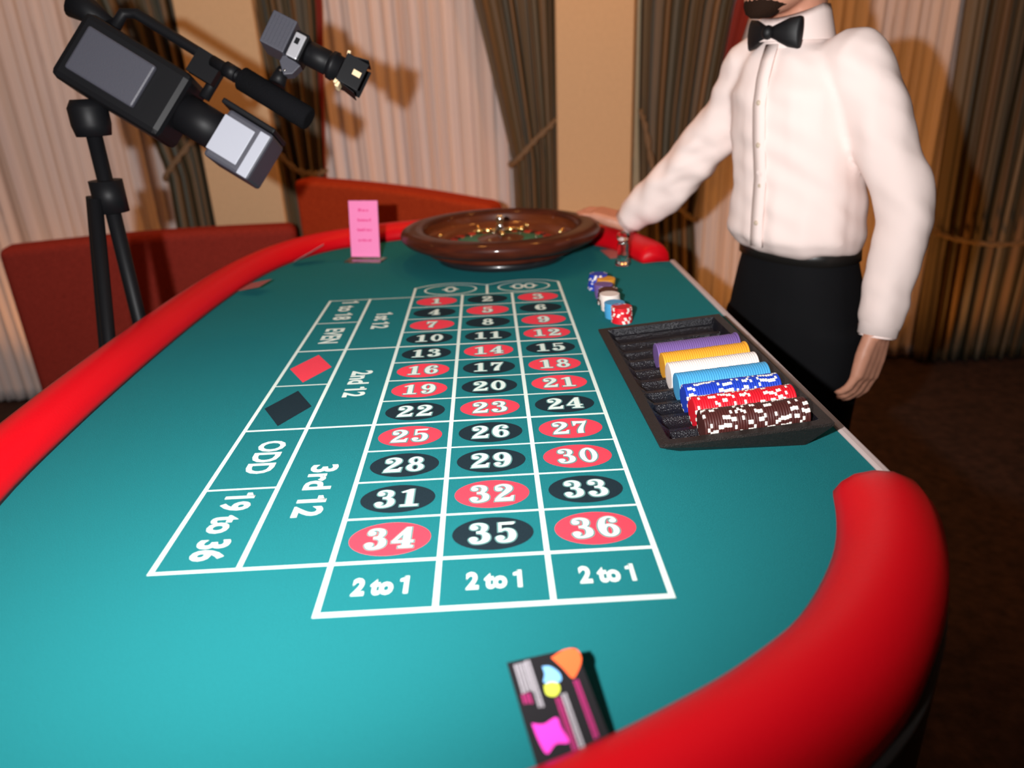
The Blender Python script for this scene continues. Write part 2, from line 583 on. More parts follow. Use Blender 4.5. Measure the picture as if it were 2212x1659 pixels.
def sofa_slab(name, x0, y0, x1, y1, zb, zt, th, m, rnd=0.03, zt1=None, corner=0.0):
    a, b = Vector((x0, y0, 0)), Vector((x1, y1, 0))
    u = (b - a).normalized()
    nrm = Vector((-u.y, u.x, 0))
    L = (b - a).length
    zt1 = zt if zt1 is None else zt1
    pts = [(0, zb), (L, zb)]
    if corner:
        for i in range(7):
            t = i / 6 * pi / 2
            pts.append((L - corner + corner * cos(t) if False else L - corner * (1 - cos(pi / 2 * (1 - i / 6) - 0)) * 0 - corner * (1 - cos(t)) * 1.0,
                        zt1 - corner * 0.6 * (1 - sin(t))))
    else:
        pts.append((L, zt1))
    for i in range(1, 8):
        s_ = 1 - i / 8
        pts.append(((L - corner) * s_, zt + (zt1 - zt) * s_ + 0.012 * sin(pi * s_)))
    pts.append((0, zt))
    mb = MB()
    n = len(pts)
    vs = [a + u * p[0] + Vector((0, 0, p[1])) - sofa.location for p in pts] + [a + u * p[0] + nrm * th + Vector((0, 0, p[1])) - sofa.location for p in pts]
    mb.add(vs, [list(range(n)), list(range(2 * n - 1, n - 1, -1))] + [(i, (i + 1) % n, n + (i + 1) % n, n + i) for i in range(n)])
    return mb.build(name, m, sofa, rnd, seg=4)


sofa_slab('backrest', -0.732, 1.86, 0.025, 1.605, FZ + 0.12, 0.088, 0.13, M['sofa'], 0.02, 0.006, 0.05)
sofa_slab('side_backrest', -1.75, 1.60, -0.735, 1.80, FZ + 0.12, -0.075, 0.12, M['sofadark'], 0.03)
sofa_slab('seat', -0.72, 1.36, 0.02, 1.22, FZ + 0.12, -0.50, 0.5, M['sofa'], 0.04)
for dx, dy in ((-0.7, 1.75), (0.02, 1.62), (-0.68, 1.42), (0.0, 1.30), (-1.6, 1.68)):
    MB().lathe([(0.02, 0), (0.028, 0.12)], 12, (dx + 0.45, dy - 1.75, 0), cap0=True, cap1=True).build('leg', M['blackwood'], sofa)

# ------------------------------------------------------------------ roulette table
table = empty('roulette_table', (0, 0.1, FZ), 'roulette table with teal felt layout and padded red rail', 'table')
TL = Vector(table.location)
XE = 0.446                                # straight dealer's edge
inner = [(0.374, 0.672), (0.362, 0.725), (0.342, 0.80), (0.306, 0.872), (0.24, 0.955), (0.14, 1.03), (0.01, 1.08), (-0.12, 1.095),
         (-0.255, 1.078), (-0.384, 1.013), (-0.435, 0.975), (-0.473, 0.928), (-0.508, 0.862), (-0.534, 0.79), (-0.558, 0.685), (-0.575, 0.54), (-0.586, 0.35),
         (-0.590, 0.12), (-0.586, -0.12), (-0.572, -0.32), (-0.53, -0.50), (-0.44, -0.64), (-0.32, -0.722), (-0.19, -0.758), (-0.075, -0.757),
         (0.03, -0.730), (0.13, -0.684), (0.195, -0.646), (0.26, -0.595), (0.32, -0.52), (0.355, -0.45), (0.372, -0.39)]
rp = spline(inner, 5)


def offs(path, d):
    out = []
    for i, p in enumerate(path):
        a, b = path[max(i - 1, 0)], path[min(i + 1, len(path) - 1)]
        t = Vector((b[0] - a[0], b[1] - a[1])).normalized()
        dd = d(i / (len(path) - 1)) if callable(d) else d
        out.append((p[0] + t.y * dd, p[1] - t.x * dd))     # outside lies to the right of the direction of travel
    return out


# which side is outside: path runs counter-clockwise, so outside is to its right
RW = lambda s: 0.082 if s < 0.6 else 0.082 + 0.012 * min(1, (s - 0.6) / 0.15)
mid = offs(rp, lambda s: RW(s) * 0.6)
out_ = offs(rp, lambda s: RW(s))
felt_outline = mid + [(XE, mid[-1][1] - 0.0), (XE, mid[0][1] + 0.0)]
mb = MB()
n = len(felt_outline)
vs = [(p[0] - TL.x, p[1] - TL.y, -TL.z) for p in felt_outline] + [(p[0] - TL.x, p[1] - TL.y, -TL.z - 0.03) for p in felt_outline]
mb.add(vs, [list(range(n)), list(range(2 * n - 1, n - 1, -1))] + [(i, (i + 1) % n, n + (i + 1) % n, n + i) for i in range(n)])
felt = mb.build('felt', M['felt'], table)
# dark base board and apron
mb = MB()
ol = offs(rp, lambda s: RW(s) + 0.004) + [(XE + 0.004, mid[-1][1] - 0.02), (XE + 0.004, mid[0][1] + 0.02)]
n = len(ol)
vs = [(p[0], p[1] - TL.y, -TL.z - 0.0305) for p in ol] + [(p[0], p[1] - TL.y, -TL.z - 0.17) for p in ol]
mb.add(vs, [list(range(n)), list(range(2 * n - 1, n - 1, -1))] + [(i, (i + 1) % n, n + (i + 1) % n, n + i) for i in range(n)])
mb.build('apron', M['blackwood'], table)
for x, y in ((-0.38, 0.72), (0.28, 0.62), (-0.38, -0.42), (0.28, -0.42)):
    MB().lathe([(0.045, 0.0), (0.05, 0.02), (0.032, 0.05), (0.04, 0.45), (0.052, 0.6), (0.05, 0.781)], 20, (x, y, 0), cap0=True, cap1=True).build('leg', M['blackwood'], table)
# pale strip along the straight edge
MB().box((XE + 0.0065, (mid[0][1] + mid[-1][1]) / 2 - TL.y, -TL.z - 0.013), (0.012, mid[0][1] - mid[-1][1], 0.034)).build('edge_strip', M['alu'], table, 0.003)
# padded rail
mb = MB()
sec = [(0.0, 0.0), (-0.004, 0.012), (0.004, 0.026), (0.018, 0.038), (0.04, 0.045), (0.062, 0.045), (0.084, 0.037), (0.098, 0.022), (0.102, 0.0), (0.1, -0.025), (0.09, -0.03), (0.06, 0.0005)]
rings = []
NP = len(rp)
for i, p in enumerate(rp):
    s_ = i / (NP - 1)
    a, b = rp[max(i - 1, 0)], rp[min(i + 1, NP - 1)]
    t = Vector((b[0] - a[0], b[1] - a[1])).normalized()
    k = RW(s_) / 0.102
    # rounded ends
    e = min(1.0, sqrt(max(0.0, 1 - (1 - min(1, i / 5.0)) ** 2)) * 0.3 + 0.7, sqrt(max(0.0, 1 - (1 - min(1, (NP - 1 - i) / 5.0)) ** 2)) * 0.3 + 0.7)
    ring = []
    for o_, z in sec:
        oo = (0.05 + (o_ - 0.05) * (0.35 + 0.65 * e)) * k
        zz = z * e if z > 0 else z
        ring.append(Vector((p[0] + t.y * oo, p[1] - t.x * oo - TL.y, zz - TL.z)))
    rings.append(ring)
mb.loft(rings)
rail = mb.build('padded_rail', M['rail'], table)

# ---- the printed layout --------------------------------------------------
Cw, Rh = 0.107, 0.07842
GX = [-0.1605 + Cw * i for i in range(4)]                     # number columns
GY = [6 * Rh - Rh * i for i in range(13)]                     # row lines
XB, XA = GX[0] - 0.0916, GX[0] - 0.1774
YZ = 6 * Rh - 1.01596
LZ = -TL.z
PZ = dict(line=0.0003, oval=0.0003, ring=0.0006, num=0.0010)


def P(o):
    """print lies on the felt and is a piece of it"""
    o.parent = felt
    return o


def strip(p, q, w_, z=PZ['line'], ext=0.0):
    p, q = Vector(p), Vector(q)
    t = (q - p).normalized()
    nn = Vector((-t.y, t.x)) * w_ / 2
    p, q = p - t * ext, q + t * ext
    return [(v.x, v.y - TL.y, LZ + z) for v in (p - nn, q - nn, q + nn, p + nn)]


NLINE = [0]


def line(p, q, w_, ext=0.0):
    NLINE[0] += 1
    mb = MB().poly(strip(p, q, w_, PZ['line'] + NLINE[0] * 0.000008, ext=ext))
    return P(mb.build('grid_line', M['print']))


VW, HW, DW = 0.0056, 0.0036, 0.0050
YT = 0.541
for i, x in enumerate(GX):
    line((x, YZ), (x, YT if i in (0, 3) else GY[0]), VW, VW / 2)
for i, y in enumerate(GY):
    if i in (0, 4, 8, 12):
        line((XA, y), (GX[3], y), DW if i else HW)
    else:
        line((GX[0], y), (GX[3], y), HW)
line((GX[0], YZ), (GX[3], YZ), 0.0066, VW / 2)
line((XB, GY[0]), (XB, GY[12]), VW, DW / 2)
line((XA, GY[0]), (XA, GY[12]), VW, DW / 2)
for i in (2, 6, 10):
    line((XA, GY[i]), (XB, GY[i]), HW)
# zero boxes: two-humped top edge, divider and ringed zeros
top = spline([(GX[0], 0.539), (-0.125, 0.560), (-0.079, 0.5695), (-0.035, 0.559), (0.0, 0.5435), (0.036, 0.560), (0.083, 0.5705), (0.128, 0.562), (GX[3], 0.542)], 6)
mb = MB()
for k, (a, b) in enumerate(zip(top, top[1:])):
    mb.poly(strip(a, b, 0.0042, PZ['line'] + 0.00045 + 0.000006 * k, ext=0.001))
P(mb.build('zero_top_line', M['print']))
line((0, 0.543), (0, GY[0]), VW)


def ellipse(cx, cy, a, b, n=44):
    return [(cx + a * cos(2 * pi * i / n), cy + b * sin(2 * pi * i / n)) for i in range(n)]


def ring_mesh(mb, o_, i_, z):
    n = len(o_)
    mb.add([(p[0], p[1] - TL.y, LZ + z) for p in o_] + [(p[0], p[1] - TL.y, LZ + z) for p in i_],
           [(k, (k + 1) % n, n + (k + 1) % n, n + k) for k in range(n)])


def zero_glyph(mb, cx, cy, z, a=0.0125, b=0.0160):
    z += (cx > 0.08) * 0.00005
    o_, i_ = ellipse(cx, cy, a, b), ellipse(cx, cy, a * 0.55, b * 0.62)
    ring_mesh(mb, o_, i_, z)
    for s_ in (-1, 1):
        mb.poly([(cx + s_ * a * 0.85, cy - 0.006 - TL.y, LZ + z + .00002), (cx + s_ * a * 1.55, cy - TL.y, LZ + z + .00002), (cx + s_ * a * 0.85, cy + 0.006 - TL.y, LZ + z + .00002)])


for cx, dbl in ((-0.0810, False), (0.0815, True)):
    mb = MB()
    ring_mesh(mb, ellipse(cx, 0.5175, 0.0585, 0.0395, 60), ellipse(cx, 0.5175, 0.0545, 0.0360, 60), PZ['line'])
    P(mb.build('zero_ring', M['print']))
    mb = MB()
    for k in ((-0.0128, 0.0128) if dbl else (0,)):
        zero_glyph(mb, cx + k, 0.5175, PZ['num'], a=0.0130, b=0.021)
    P(mb.build('zero_figure' if not dbl else 'double_zero_figure', M['print']))

# slab-serif figures drawn as strokes (box 0.64 x 1)
SLAB = {
    '0': [('ring', .32, .5, .31, .51, .125, .385)],
    '1': [('poly', [(.22, 0), (.43, 0), (.43, 1), (.30, 1), (.05, .86), (.05, .78), (.22, .82)]), ('poly', [(.05, 0), (.60, 0), (.60, .10), (.05, .10)])],
    '2': [('ball', .16, .70, .125), ('str', [(.06, .72, .05), (.10, .88, .09), (.30, .955, .10), (.47, .85, .19), (.49, .68, .21), (.36, .48, .17), (.20, .30, .13), (.07, .10, .10)]),
          ('poly', [(.02, 0), (.60, 0), (.64, .30), (.56, .30), (.50, .20), (.30, .19), (.10, .16), (.02, .08)])],
    '3': [('ball', .15, .77, .115), ('ball', .13, .21, .125),
          ('str', [(.05, .78, .05), (.12, .92, .08), (.30, .96, .09), (.45, .86, .17), (.46, .70, .18), (.38, .57, .11), (.22, .53, .08)]),
          ('str', [(.22, .54, .08), (.40, .50, .12), (.51, .36, .20), (.49, .16, .20), (.32, .04, .10), (.13, .06, .09), (.03, .20, .06)])],
    '4': [('poly', [(.33, 0), (.54, 0), (.54, 1), (.42, 1), (.33, .84)]), ('str', [(.46, .98, .10), (.26, .66, .10), (.06, .32, .09)]),
          ('poly', [(.01, .25), (.64, .25), (.64, .35), (.01, .35)]), ('poly', [(.22, 0), (.64, 0), (.64, .09), (.22, .09)])],
    '5': [('poly', [(.10, .52), (.19, .52), (.19, .86), (.52, .86), (.58, .90), (.58, 1.0), (.10, .98)]), ('ball', .14, .22, .125),
          ('str', [(.13, .54, .07), (.30, .63, .09), (.46, .55, .17), (.51, .34, .21), (.45, .13, .18), (.29, .04, .10), (.12, .07, .08), (.04, .20, .05)])],
    '6': [('ball', .49, .78, .11), ('str', [(.58, .80, .05), (.50, .93, .08), (.34, .965, .09), (.19, .84, .17), (.12, .58, .21), (.13, .32, .21), (.20, .12, .15), (.33, .04, .09)]),
          ('ring', .34, .31, .28, .31, .10, .20)],
    '7': [('poly', [(.04, .62), (.12, .62), (.18, .80), (.40, .80), (.55, .86), (.60, 1), (.53, 1), (.48, .97), (.16, .99), (.12, 1), (.04, 1)]),
          ('str', [(.53, .90, .09), (.42, .66, .13), (.33, .42, .18), (.28, .20, .22), (.28, .0, .22)])],
    '8': [('ring', .32, .745, .25, .255, .09, .150), ('ring', .32, .275, .30, .275, .115, .170)],
}
SLAB['9'] = 'rot6'


def glyph(mb, ch, ox, oy, sx, sy, z, g=0.0):
    items = SLAB[ch]
    flip = items == 'rot6'
    if flip:
        items = SLAB['6']

    def T(x, y):
        if flip:
            x, y = 0.64 - x, 1 - y
        return (ox + x * sx, oy + y * sy - TL.y, LZ + z)
    for it in items:
        z += 0.00003
        if it[0] == 'poly':
            pts = it[1]
            if g:
                cx = sum(p[0] for p in pts) / len(pts)
                cy = sum(p[1] for p in pts) / len(pts)
                pts = [(p[0] + (g if p[0] > cx else -g), p[1] + (g if p[1] > cy else -g) * 0.8) for p in pts]
            mb.poly([T(*p) for p in pts])
        elif it[0] == 'ball':
            mb.poly([T(*p) for p in ellipse(it[1], it[2], it[3] + g, (it[3] + g) * 0.85, 16)])
        elif it[0] == 'ring':
            _, cx, cy, a, b, a2, b2 = it
            n = 28
            o_, i_ = ellipse(cx, cy, a + g, b + g * .8, n), ellipse(cx, cy, max(.01, a2 - g), max(.01, b2 - g * .8), n)
            mb.add([T(*p) for p in o_] + [T(*p) for p in i_], [(k, (k + 1) % n, n + (k + 1) % n, n + k) for k in range(n)])
        else:
            pts = spline(it[1], 4)
            L_, R_ = [], []
            for i, p in enumerate(pts):
                a, b = pts[max(i - 1, 0)], pts[min(i + 1, len(pts) - 1)]
                t = Vector((b[0] - a[0], b[1] - a[1])).normalized()
                wv = p[2] / 2 + g
                L_.append((p[0] - t.y * wv, p[1] + t.x * wv))
                R_.append((p[0] + t.y * wv, p[1] - t.x * wv))
            n = len(pts)
            mb.add([T(*p) for p in L_] + [T(*p) for p in R_], [(k, k + 1, n + k + 1, n + k) for k in range(n - 1)])


REDS = {1, 3, 5, 7, 9, 12, 14, 16, 18, 19, 21, 23, 25, 27, 30, 32, 34, 36}
for num in range(1, 37):
    c, r = (num - 1) % 3, (num - 1) // 3
    cx, cy = (GX[c] + GX[c + 1]) / 2, (GY[r] + GY[r + 1]) / 2
    red = num in REDS
    mb = MB().poly([(p[0], p[1] - TL.y, LZ + PZ['oval']) for p in ellipse(cx, cy, 0.0425, 0.0295)])
    P(mb.build('number_oval', M['ovalred'] if red else M['ovalblack']))
    s_ = str(num)
    gw, gh, gap = 0.0350, 0.0365, 0.0050
    wd = 0.64 * gw
    tot = wd * len(s_) + gap * (len(s_) - 1)
    for z, g, m in ((PZ['ring'], 0.048, M['edgeprint']), (PZ['num'], 0.0, M['print'])):
        mb = MB()
        for i, ch in enumerate(s_):
            glyph(mb, ch, cx - tot / 2 + i * (wd + gap), cy - gh / 2, gw, gh, z, g)
        P(mb.build('number' if g == 0 else 'number_outline', m, fixn=False))


def text_mesh(s, size, bold, sx, name='lettering'):
    c = bpy.data.curves.new('t', 'FONT')
    c.body = s
    c.size = size
    c.align_x = 'CENTER'
    c.align_y = 'CENTER'
    c.offset = bold
    c.resolution_u = 3
    o = bpy.data.objects.new('t', c)
    COL.objects.link(o)
    dg = bpy.context.evaluated_depsgraph_get()
    dg.update()
    me = bpy.data.meshes.new_from_object(o.evaluated_get(dg))
    bpy.data.objects.remove(o)
    bpy.data.curves.remove(c)
    xs = [v.co.x for v in me.vertices]
    ys = [v.co.y for v in me.vertices]
    mx, my = (max(xs) + min(xs)) / 2, (max(ys) + min(ys)) / 2
    for v in me.vertices:
        v.co.x = (v.co.x - mx) * sx
        v.co.y -= my
    me.name = name
    return me


def lettering(s, x, y, rot, length, height, bold=0.0016):
    me = text_mesh(s, 0.05, bold, 1.0)
    xs = [v.co.x for v in me.vertices]
    ys = [v.co.y for v in me.vertices]
    flags = []
    if '1' in s:
        one = text_mesh('1', 0.05, bold, 1.0)
        bw = max(v.co.x for v in one.vertices) - min(v.co.x for v in one.vertices)
        for i, ch in enumerate(s):
            if ch == '1':
                pre = text_mesh(s[:i + 1], 0.05, bold, 1.0)
                wpre = max(v.co.x for v in pre.vertices) - min(v.co.x for v in pre.vertices)
                xr_ = min(xs) + wpre
                yt = max(ys)
                n0 = len(me.vertices)
                xl_ = xr_ - bw
                flags += [((xl_ - .0085, yt - .0125), (xl_ + .001, yt - .0125), (xl_ + .002, yt - .0003), (xl_ - .002, yt - .0045), (xl_ - .0085, yt - .0065))]
    if flags:
        bm = bmesh.new()
        bm.from_mesh(me)
        for fl in flags:
            bm.faces.new([bm.verts.new((p[0], p[1], 0.0)) for p in fl])
        bm.to_mesh(me)
        bm.free()
    kx, ky = length / (max(xs) - min(xs)), height / (max(ys) - min(ys))
    for v in me.vertices:
        px, py = v.co.x * kx, v.co.y * ky
        v.co = (x + px * cos(rot) - py * sin(rot), y + px * sin(rot) + py * cos(rot) - TL.y, LZ + PZ['num'])
    me.materials.append(M['print'])
    o = bpy.data.objects.new('lettering', me)
    COL.objects.link(o)
    return P(o)


R9 = -pi / 2
XO, XD = (XA + XB) / 2, (XB + GX[0]) / 2
lettering('1 to 18', XO + .004, (GY[0] + GY[2]) / 2, R9, 0.122, 0.036)
lettering('EVEN', XO + .004, (GY[2] + GY[4]) / 2, R9, 0.084, 0.036)
lettering('ODD', XO + .008, (GY[8] + GY[10]) / 2, R9, 0.088, 0.036)
lettering('19 to 36', XO + .004, (GY[10] + GY[12]) / 2, R9, 0.124, 0.036)
lettering('1st 12', XD - .001, (GY[0] + GY[4]) / 2 - .002, R9, 0.094, 0.034)
lettering('2nd 12', XD + .001, (GY[4] + GY[8]) / 2 - .004, R9, 0.106, 0.034)
lettering('3rd 12', XD + .001, (GY[8] + GY[12]) / 2 - .010, R9, 0.118, 0.034)
for i in range(3):
    lettering('2 to 1', (GX[i] + GX[i + 1]) / 2, (GY[12] + YZ) / 2 - .001, 0, 0.053, 0.0265, 0.0022)
for i, m in ((4, 'ovalred'), (6, 'ovalblack')):
    cy = (GY[i] + GY[i + 2]) / 2 - .004
    cx = XO - .001
    P(MB().poly([(cx - .0345, cy, 0), (cx + .0005, cy - .062, 0), (cx + .0345, cy, 0), (cx + .0005, cy + .062, 0)]).build('colour_diamond', M[m]))
    o = felt.children[-1]
for o in felt.children:
    if o.name.startswith('colour_diamond'):
        for v in o.data.vertices:
            v.co = (v.co.x, v.co.y - TL.y, LZ + PZ['oval'])

# ------------------------------------------------------------------ roulette wheel
WC = (0.039, 0.803, 0.0)
wheel = empty('roulette', WC, 'mahogany roulette wheel with chrome turret on the far end of the felt', 'roulette wheel')
MB().lathe([(0.0, 0.0005), (0.154, 0.0005), (0.161, 0.003), (0.162, 0.015), (0.157, 0.022), (0.120, 0.023)], 72).build('base_ring', M['ebony'], wheel)
prof = [(0.120, 0.0225), (0.172, 0.023), (0.188, 0.025), (0.194, 0.030), (0.192, 0.0345), (0.195, 0.038), (0.222, 0.044), (0.240, 0.053), (0.250, 0.063), (0.2525, 0.071),
        (0.249, 0.079), (0.240, 0.0845), (0.227, 0.087), (0.212, 0.0865), (0.199, 0.0845), (0.194, 0.081), (0.192, 0.076)]
MB().lathe(prof, 96).build('rim', M['mahog'], wheel)
MB().lathe([(0.192, 0.077), (0.191, 0.062), (0.187, 0.056), (0.178, 0.053), (0.165, 0.046), (0.148, 0.034), (0.146, 0.026)], 96).build('bowl', M['mahogin'], wheel)
rotor = MB().lathe([(0.0, 0.024), (0.146, 0.024), (0.146, 0.029), (0.143, 0.0295), (0.120, 0.0285), (0.119, 0.031), (0.117, 0.031)], 76).build('rotor', M['mahog'], wheel)
NPK = 38
rotor.location.z = 0.010
for i in range(NPK):
    a0, a1 = 2 * pi * (i + .06) / NPK, 2 * pi * (i + .94) / NPK
    mb = MB()
    pr = [(0.117, 0.0315), (0.128, 0.0308), (0.143, 0.0330)]
    vs = [(r * cos(a), r * sin(a), z) for r, z in pr for a in (a0, (a0 + a1) / 2, a1)]
    mb.add(vs, [(0, 1, 4, 3), (1, 2, 5, 4), (3, 4, 7, 6), (4, 5, 8, 7)])
    m = M['wheelgreen'] if i in (0, 19) else (M['wheelred'] if i % 2 else M['wheelblack'])
    mb.build('pocket', m, rotor)
    a = 2 * pi * i / NPK
    MB().box((0.127 * cos(a), 0.127 * sin(a), 0.033), (0.020, 0.0012, 0.006), Matrix.Rotation(a, 3, 'Z')).build('fret', M['chrome'], rotor)
MB().lathe([(0.117, 0.032), (0.085, 0.035), (0.060, 0.040)], 76).build('green_cone', M['wheelgreen'], rotor)
MB().lathe([(0.060, 0.0405), (0.040, 0.045), (0.022, 0.048), (0.0, 0.049)], 48).build('centre_cone', M['mahogin'], rotor)
tur = MB().lathe([(0.0225, 0.047), (0.021, 0.053), (0.010, 0.057), (0.0085, 0.064), (0.013, 0.068), (0.013, 0.075), (0.008, 0.079), (0.0065, 0.090), (0.010, 0.094), (0.0115, 0.100), (0.009, 0.106), (0.003, 0.109), (0.0, 0.1095)], 28).build('turret', M['chrome'], wheel)
for k in range(4):
    a = radians(4 + 90 * k)
    R_ = Matrix.Rotation(a, 3, 'Z')
    MB().tube([R_ @ Vector((0.010, 0, 0.0715)), R_ @ Vector((0.030, 0, 0.0715)), R_ @ Vector((0.050, 0, 0.0715))], [0.0042, 0.0052, 0.0036], 12).ball(R_ @ Vector((0.055, 0, 0.0715)), 0.0068, 14).build('handle', M['brass'], tur)
for k in range(8):
    a = radians(20 + 45 * k)
    R_ = Matrix.Rotation(a, 3, 'Z') @ Matrix.Rotation(radians(-32), 3, 'Y')
    c = Vector((0.171 * cos(a), 0.171 * sin(a), 0.0505))
    MB().ball(c, 0.011, 12, sc=(0.45, 1.0, 0.35) if k % 2 else (1.0, 0.45, 0.35), rot=R_).build('deflector', M['brass'], wheel)
for k in range(8):
    a = radians(10 + 45 * k)
    MB().ball((0.093 * cos(a), 0.093 * sin(a), 0.0355), 0.0032, 10).build('stud', M['chrome'], rotor)

# ------------------------------------------------------------------ poker chips
CR, CT = 0.0195, 0.0033


def chip_mesh(colour, spots):
    n = 48
    mb = MB()
    prof = [(CR - 0.0006, 0.0), (CR, 0.0005), (CR, CT - 0.0005), (CR - 0.0006, CT)]
    for k in range(3):
        vs, fs = [], []
        for r, z in prof[k:k + 2]:
            vs += [(r * cos(2 * pi * i / n), r * sin(2 * pi * i / n), z) for i in range(n)]
        for i in range(n):
            j = (i + 1) % n
            mb.add([vs[i], vs[j], vs[n + j], vs[n + i]], [(0, 1, 2, 3)], 1 if spots and i % 16 in (0, 1, 4, 5) else 0, True)
    ri = CR - 0.0034
    for z in (0.0, CT):
        for i in range(n):
            a, b = 2 * pi * i / n, 2 * pi * (i + 1) / n
            mb.add([((CR - .0006) * cos(a), (CR - .0006) * sin(a), z), ((CR - .0006) * cos(b), (CR - .0006) * sin(b), z), (ri * cos(b), ri * sin(b), z), (ri * cos(a), ri * sin(a), z)],
                   [(0, 1, 2, 3)], 1 if spots and i % 16 in (0, 1, 4, 5) else 0)
        mb.poly([(ri * cos(2 * pi * i / n), ri * sin(2 * pi * i / n)) for i in range(n)], z - (0.0002 if z else -0.0002))
    me = mb.mesh('poker_chip', [M['chip_' + colour], M['spot']])
    bm = bmesh.new()
    bm.from_mesh(me)
    bmesh.ops.remove_doubles(bm, verts=bm.verts, dist=1e-5)
    bmesh.ops.recalc_face_normals(bm, faces=bm.faces)
    bm.to_mesh(me)
    bm.free()
    return me


CHIP = {k: chip_mesh(k, k in ('red', 'blue', 'brown')) for k in CH}
WORD = {'red': 'red chip with white edge spots', 'blue': 'dark blue chip with white edge spots', 'brown': 'brown chip with white edge spots',
        'purple': 'plain purple chip', 'yellow': 'plain yellow chip', 'white': 'plain white chip', 'sky': 'plain sky blue chip'}


def chip(colour, mw, label, group):
    o = bpy.data.objects.new('poker_chip', CHIP[colour])
    COL.objects.link(o)
    o.matrix_world = mw
    return tag(o, label, 'chip', group)


for colour, x, y, nst in (('red', .2519, .2384, 9), ('sky', .2440, .2670, 9), ('white', .2440, .3150, 10), ('brown', .2425, .3600, 9),
                          ('purple', .2440, .4000, 9), ('yellow', .2500, .4410, 9), ('blue', .2370, .4690, 10)):
    lean = random.uniform(-.0004, .0004)
    for k in range(nst):
        mw = Matrix.Translation((x + random.uniform(-.0006, .0006) + lean * k, y + random.uniform(-.0006, .0006), k * (CT + 0.00004) + 0.0001)) @ Matrix.Rotation(random.uniform(0, 6.28), 4, 'Z')
        chip(colour, mw, (WORD[colour] + ' on top of its stack on the felt') if k == nst - 1 else WORD[colour] + ' in the upright stack standing on the felt', colour.replace('sky', 'sky blue') + ' chips stacked on the felt')

# ------------------------------------------------------------------ chip tray
TW, TLn = 0.212, 0.434
tray = empty('chip_tray', (0, 0, 0), 'black plastic chip tray with ten grooves on the right of the felt', 'tray')
ang, tilt = radians(1.417), radians(4.2)
TM = Matrix.Translation((0.1965 - 0.0, -0.0874, 0.0250)) @ Matrix.Rotation(ang, 4, 'Z') @ Matrix.Rotation(-tilt, 4, 'Y')
tray.matrix_world = TM
NR, PT = 10, 0.0404
y0 = PT * NR / 2
RIM = 0.0135


def gz(y):
    """groove floor height below the rim along the tray"""
    k = ((y + y0) / PT) % 1.0 - 0.5
    d = k * PT
    return -0.0195 + 0.0200 - sqrt(max(0.0200 ** 2 - d * d, 0)) if abs(d) < 0.0199 else -0.0115


ysamp = [-TLn / 2, -y0 - 0.0035, -y0]
for r in range(NR):
    for k in range(1, 11):
        ysamp.append(-y0 + PT * r + PT * k / 10)
ysamp += [y0 + 0.0035, TLn / 2]
xs = [(0.0, 0), (RIM, 0), (RIM + 0.012, 1), (TW - RIM - 0.006, 1), (TW - RIM, 0), (TW, 0)]
vs, fs = [], []
for y in ysamp:
    for x, flag in xs:
        inside = -y0 - 1e-6 <= y <= y0 + 1e-6
        vs.append((x, y, max(-0.0195, min(gz(min(max(y, -y0 + 1e-4), y0 - 1e-4)), -0.0115)) if flag and inside else 0.0))
W_ = len(xs)
for i in range(len(ysamp) - 1):
    for k in range(W_ - 1):
        fs.append((i * W_ + k, i * W_ + k + 1, (i + 1) * W_ + k + 1, (i + 1) * W_ + k))
mb = MB().add(vs, [f for f in fs if all(abs(vs[q][2]) < 1e-9 for q in f)]).add(vs, [f for f in fs if not all(abs(vs[q][2]) < 1e-9 for q in f)], 1)
# outer skirt
ro = [(0, -TLn / 2), (TW, -TLn / 2), (TW, TLn / 2), (0, TLn / 2)]


def tz(x, ins):
    return (0.0004 - 0.0250 - x * sin(tilt)) / cos(tilt)


sk = [(x, y, 0) for x, y in ro] + [(x, y, -0.004) for x, y in ro] + [(min(max(x, .028), TW - .024), max(min(y, TLn / 2 - .024), -TLn / 2 + .024), tz(x, 1)) for x, y in ro]
mb.add(sk, [(a + i, a + (i + 1) % 4, a + 4 + (i + 1) % 4, a + 4 + i) for a in (0, 4) for i in range(4)] + [(8, 9, 10, 11)])
mb.build('tray_body', [M['tray'], M['trayin']], tray, 0.0012, fixn=False)
# chips lying in the grooves: every chip a thing
for j, (colour, left, cnt) in enumerate((('purple', .0630, 40), ('yellow', .0625, 40), ('white', .0615, 41), ('sky', .0620, 41), ('blue', .0610, 41), ('red', .0605, 41), ('brown', .0600, 41))):
    row = j + 3                                     # three empty grooves at the far end
    yc = y0 - PT * (row + 0.5)
    spin = 0.0
    for k in range(cnt):
        x = left + k * (CT + 0.00003)
        if x + CT > TW - RIM - 0.008:
            break
        dz = random.uniform(0, 0.0003)
        spin = spin + random.uniform(-.03, .03) if random.random() < .28 else random.uniform(0, 6.28)
        lift = 0.0016 if (k > cnt - 4 and colour in ('purple', 'yellow', 'white', 'sky')) else 0.0
        mw = TM @ Matrix.Translation((x, yc + random.uniform(-.0003, .0003), 0.0005 + dz + lift)) @ Matrix.Rotation(pi / 2, 4, 'Y') @ Matrix.Rotation(spin, 4, 'Z')
        chip(colour, mw, (WORD[colour] + ' showing its face at its tray row left end') if k == 0 else WORD[colour] + ' on edge in its row in the black tray', colour.replace('sky', 'sky blue') + ' chips in the tray')

# ------------------------------------------------------------------ pink sign in an acrylic stand
sg = empty('table_sign', (-0.316, 0.850, 0.0), 'pink paper sign in a clear acrylic stand left of the wheel', 'sign', rot=(0, 0, radians(-14)))
MB().box((0.004, -0.012, 0.0022), (0.100, 0.050, 0.0032)).build('acrylic_base', M['acrylic'], sg, 0.0008)
SR = Matrix.Rotation(radians(-9), 3, 'X')
SB = Vector((0, 0.0, 0.0065))


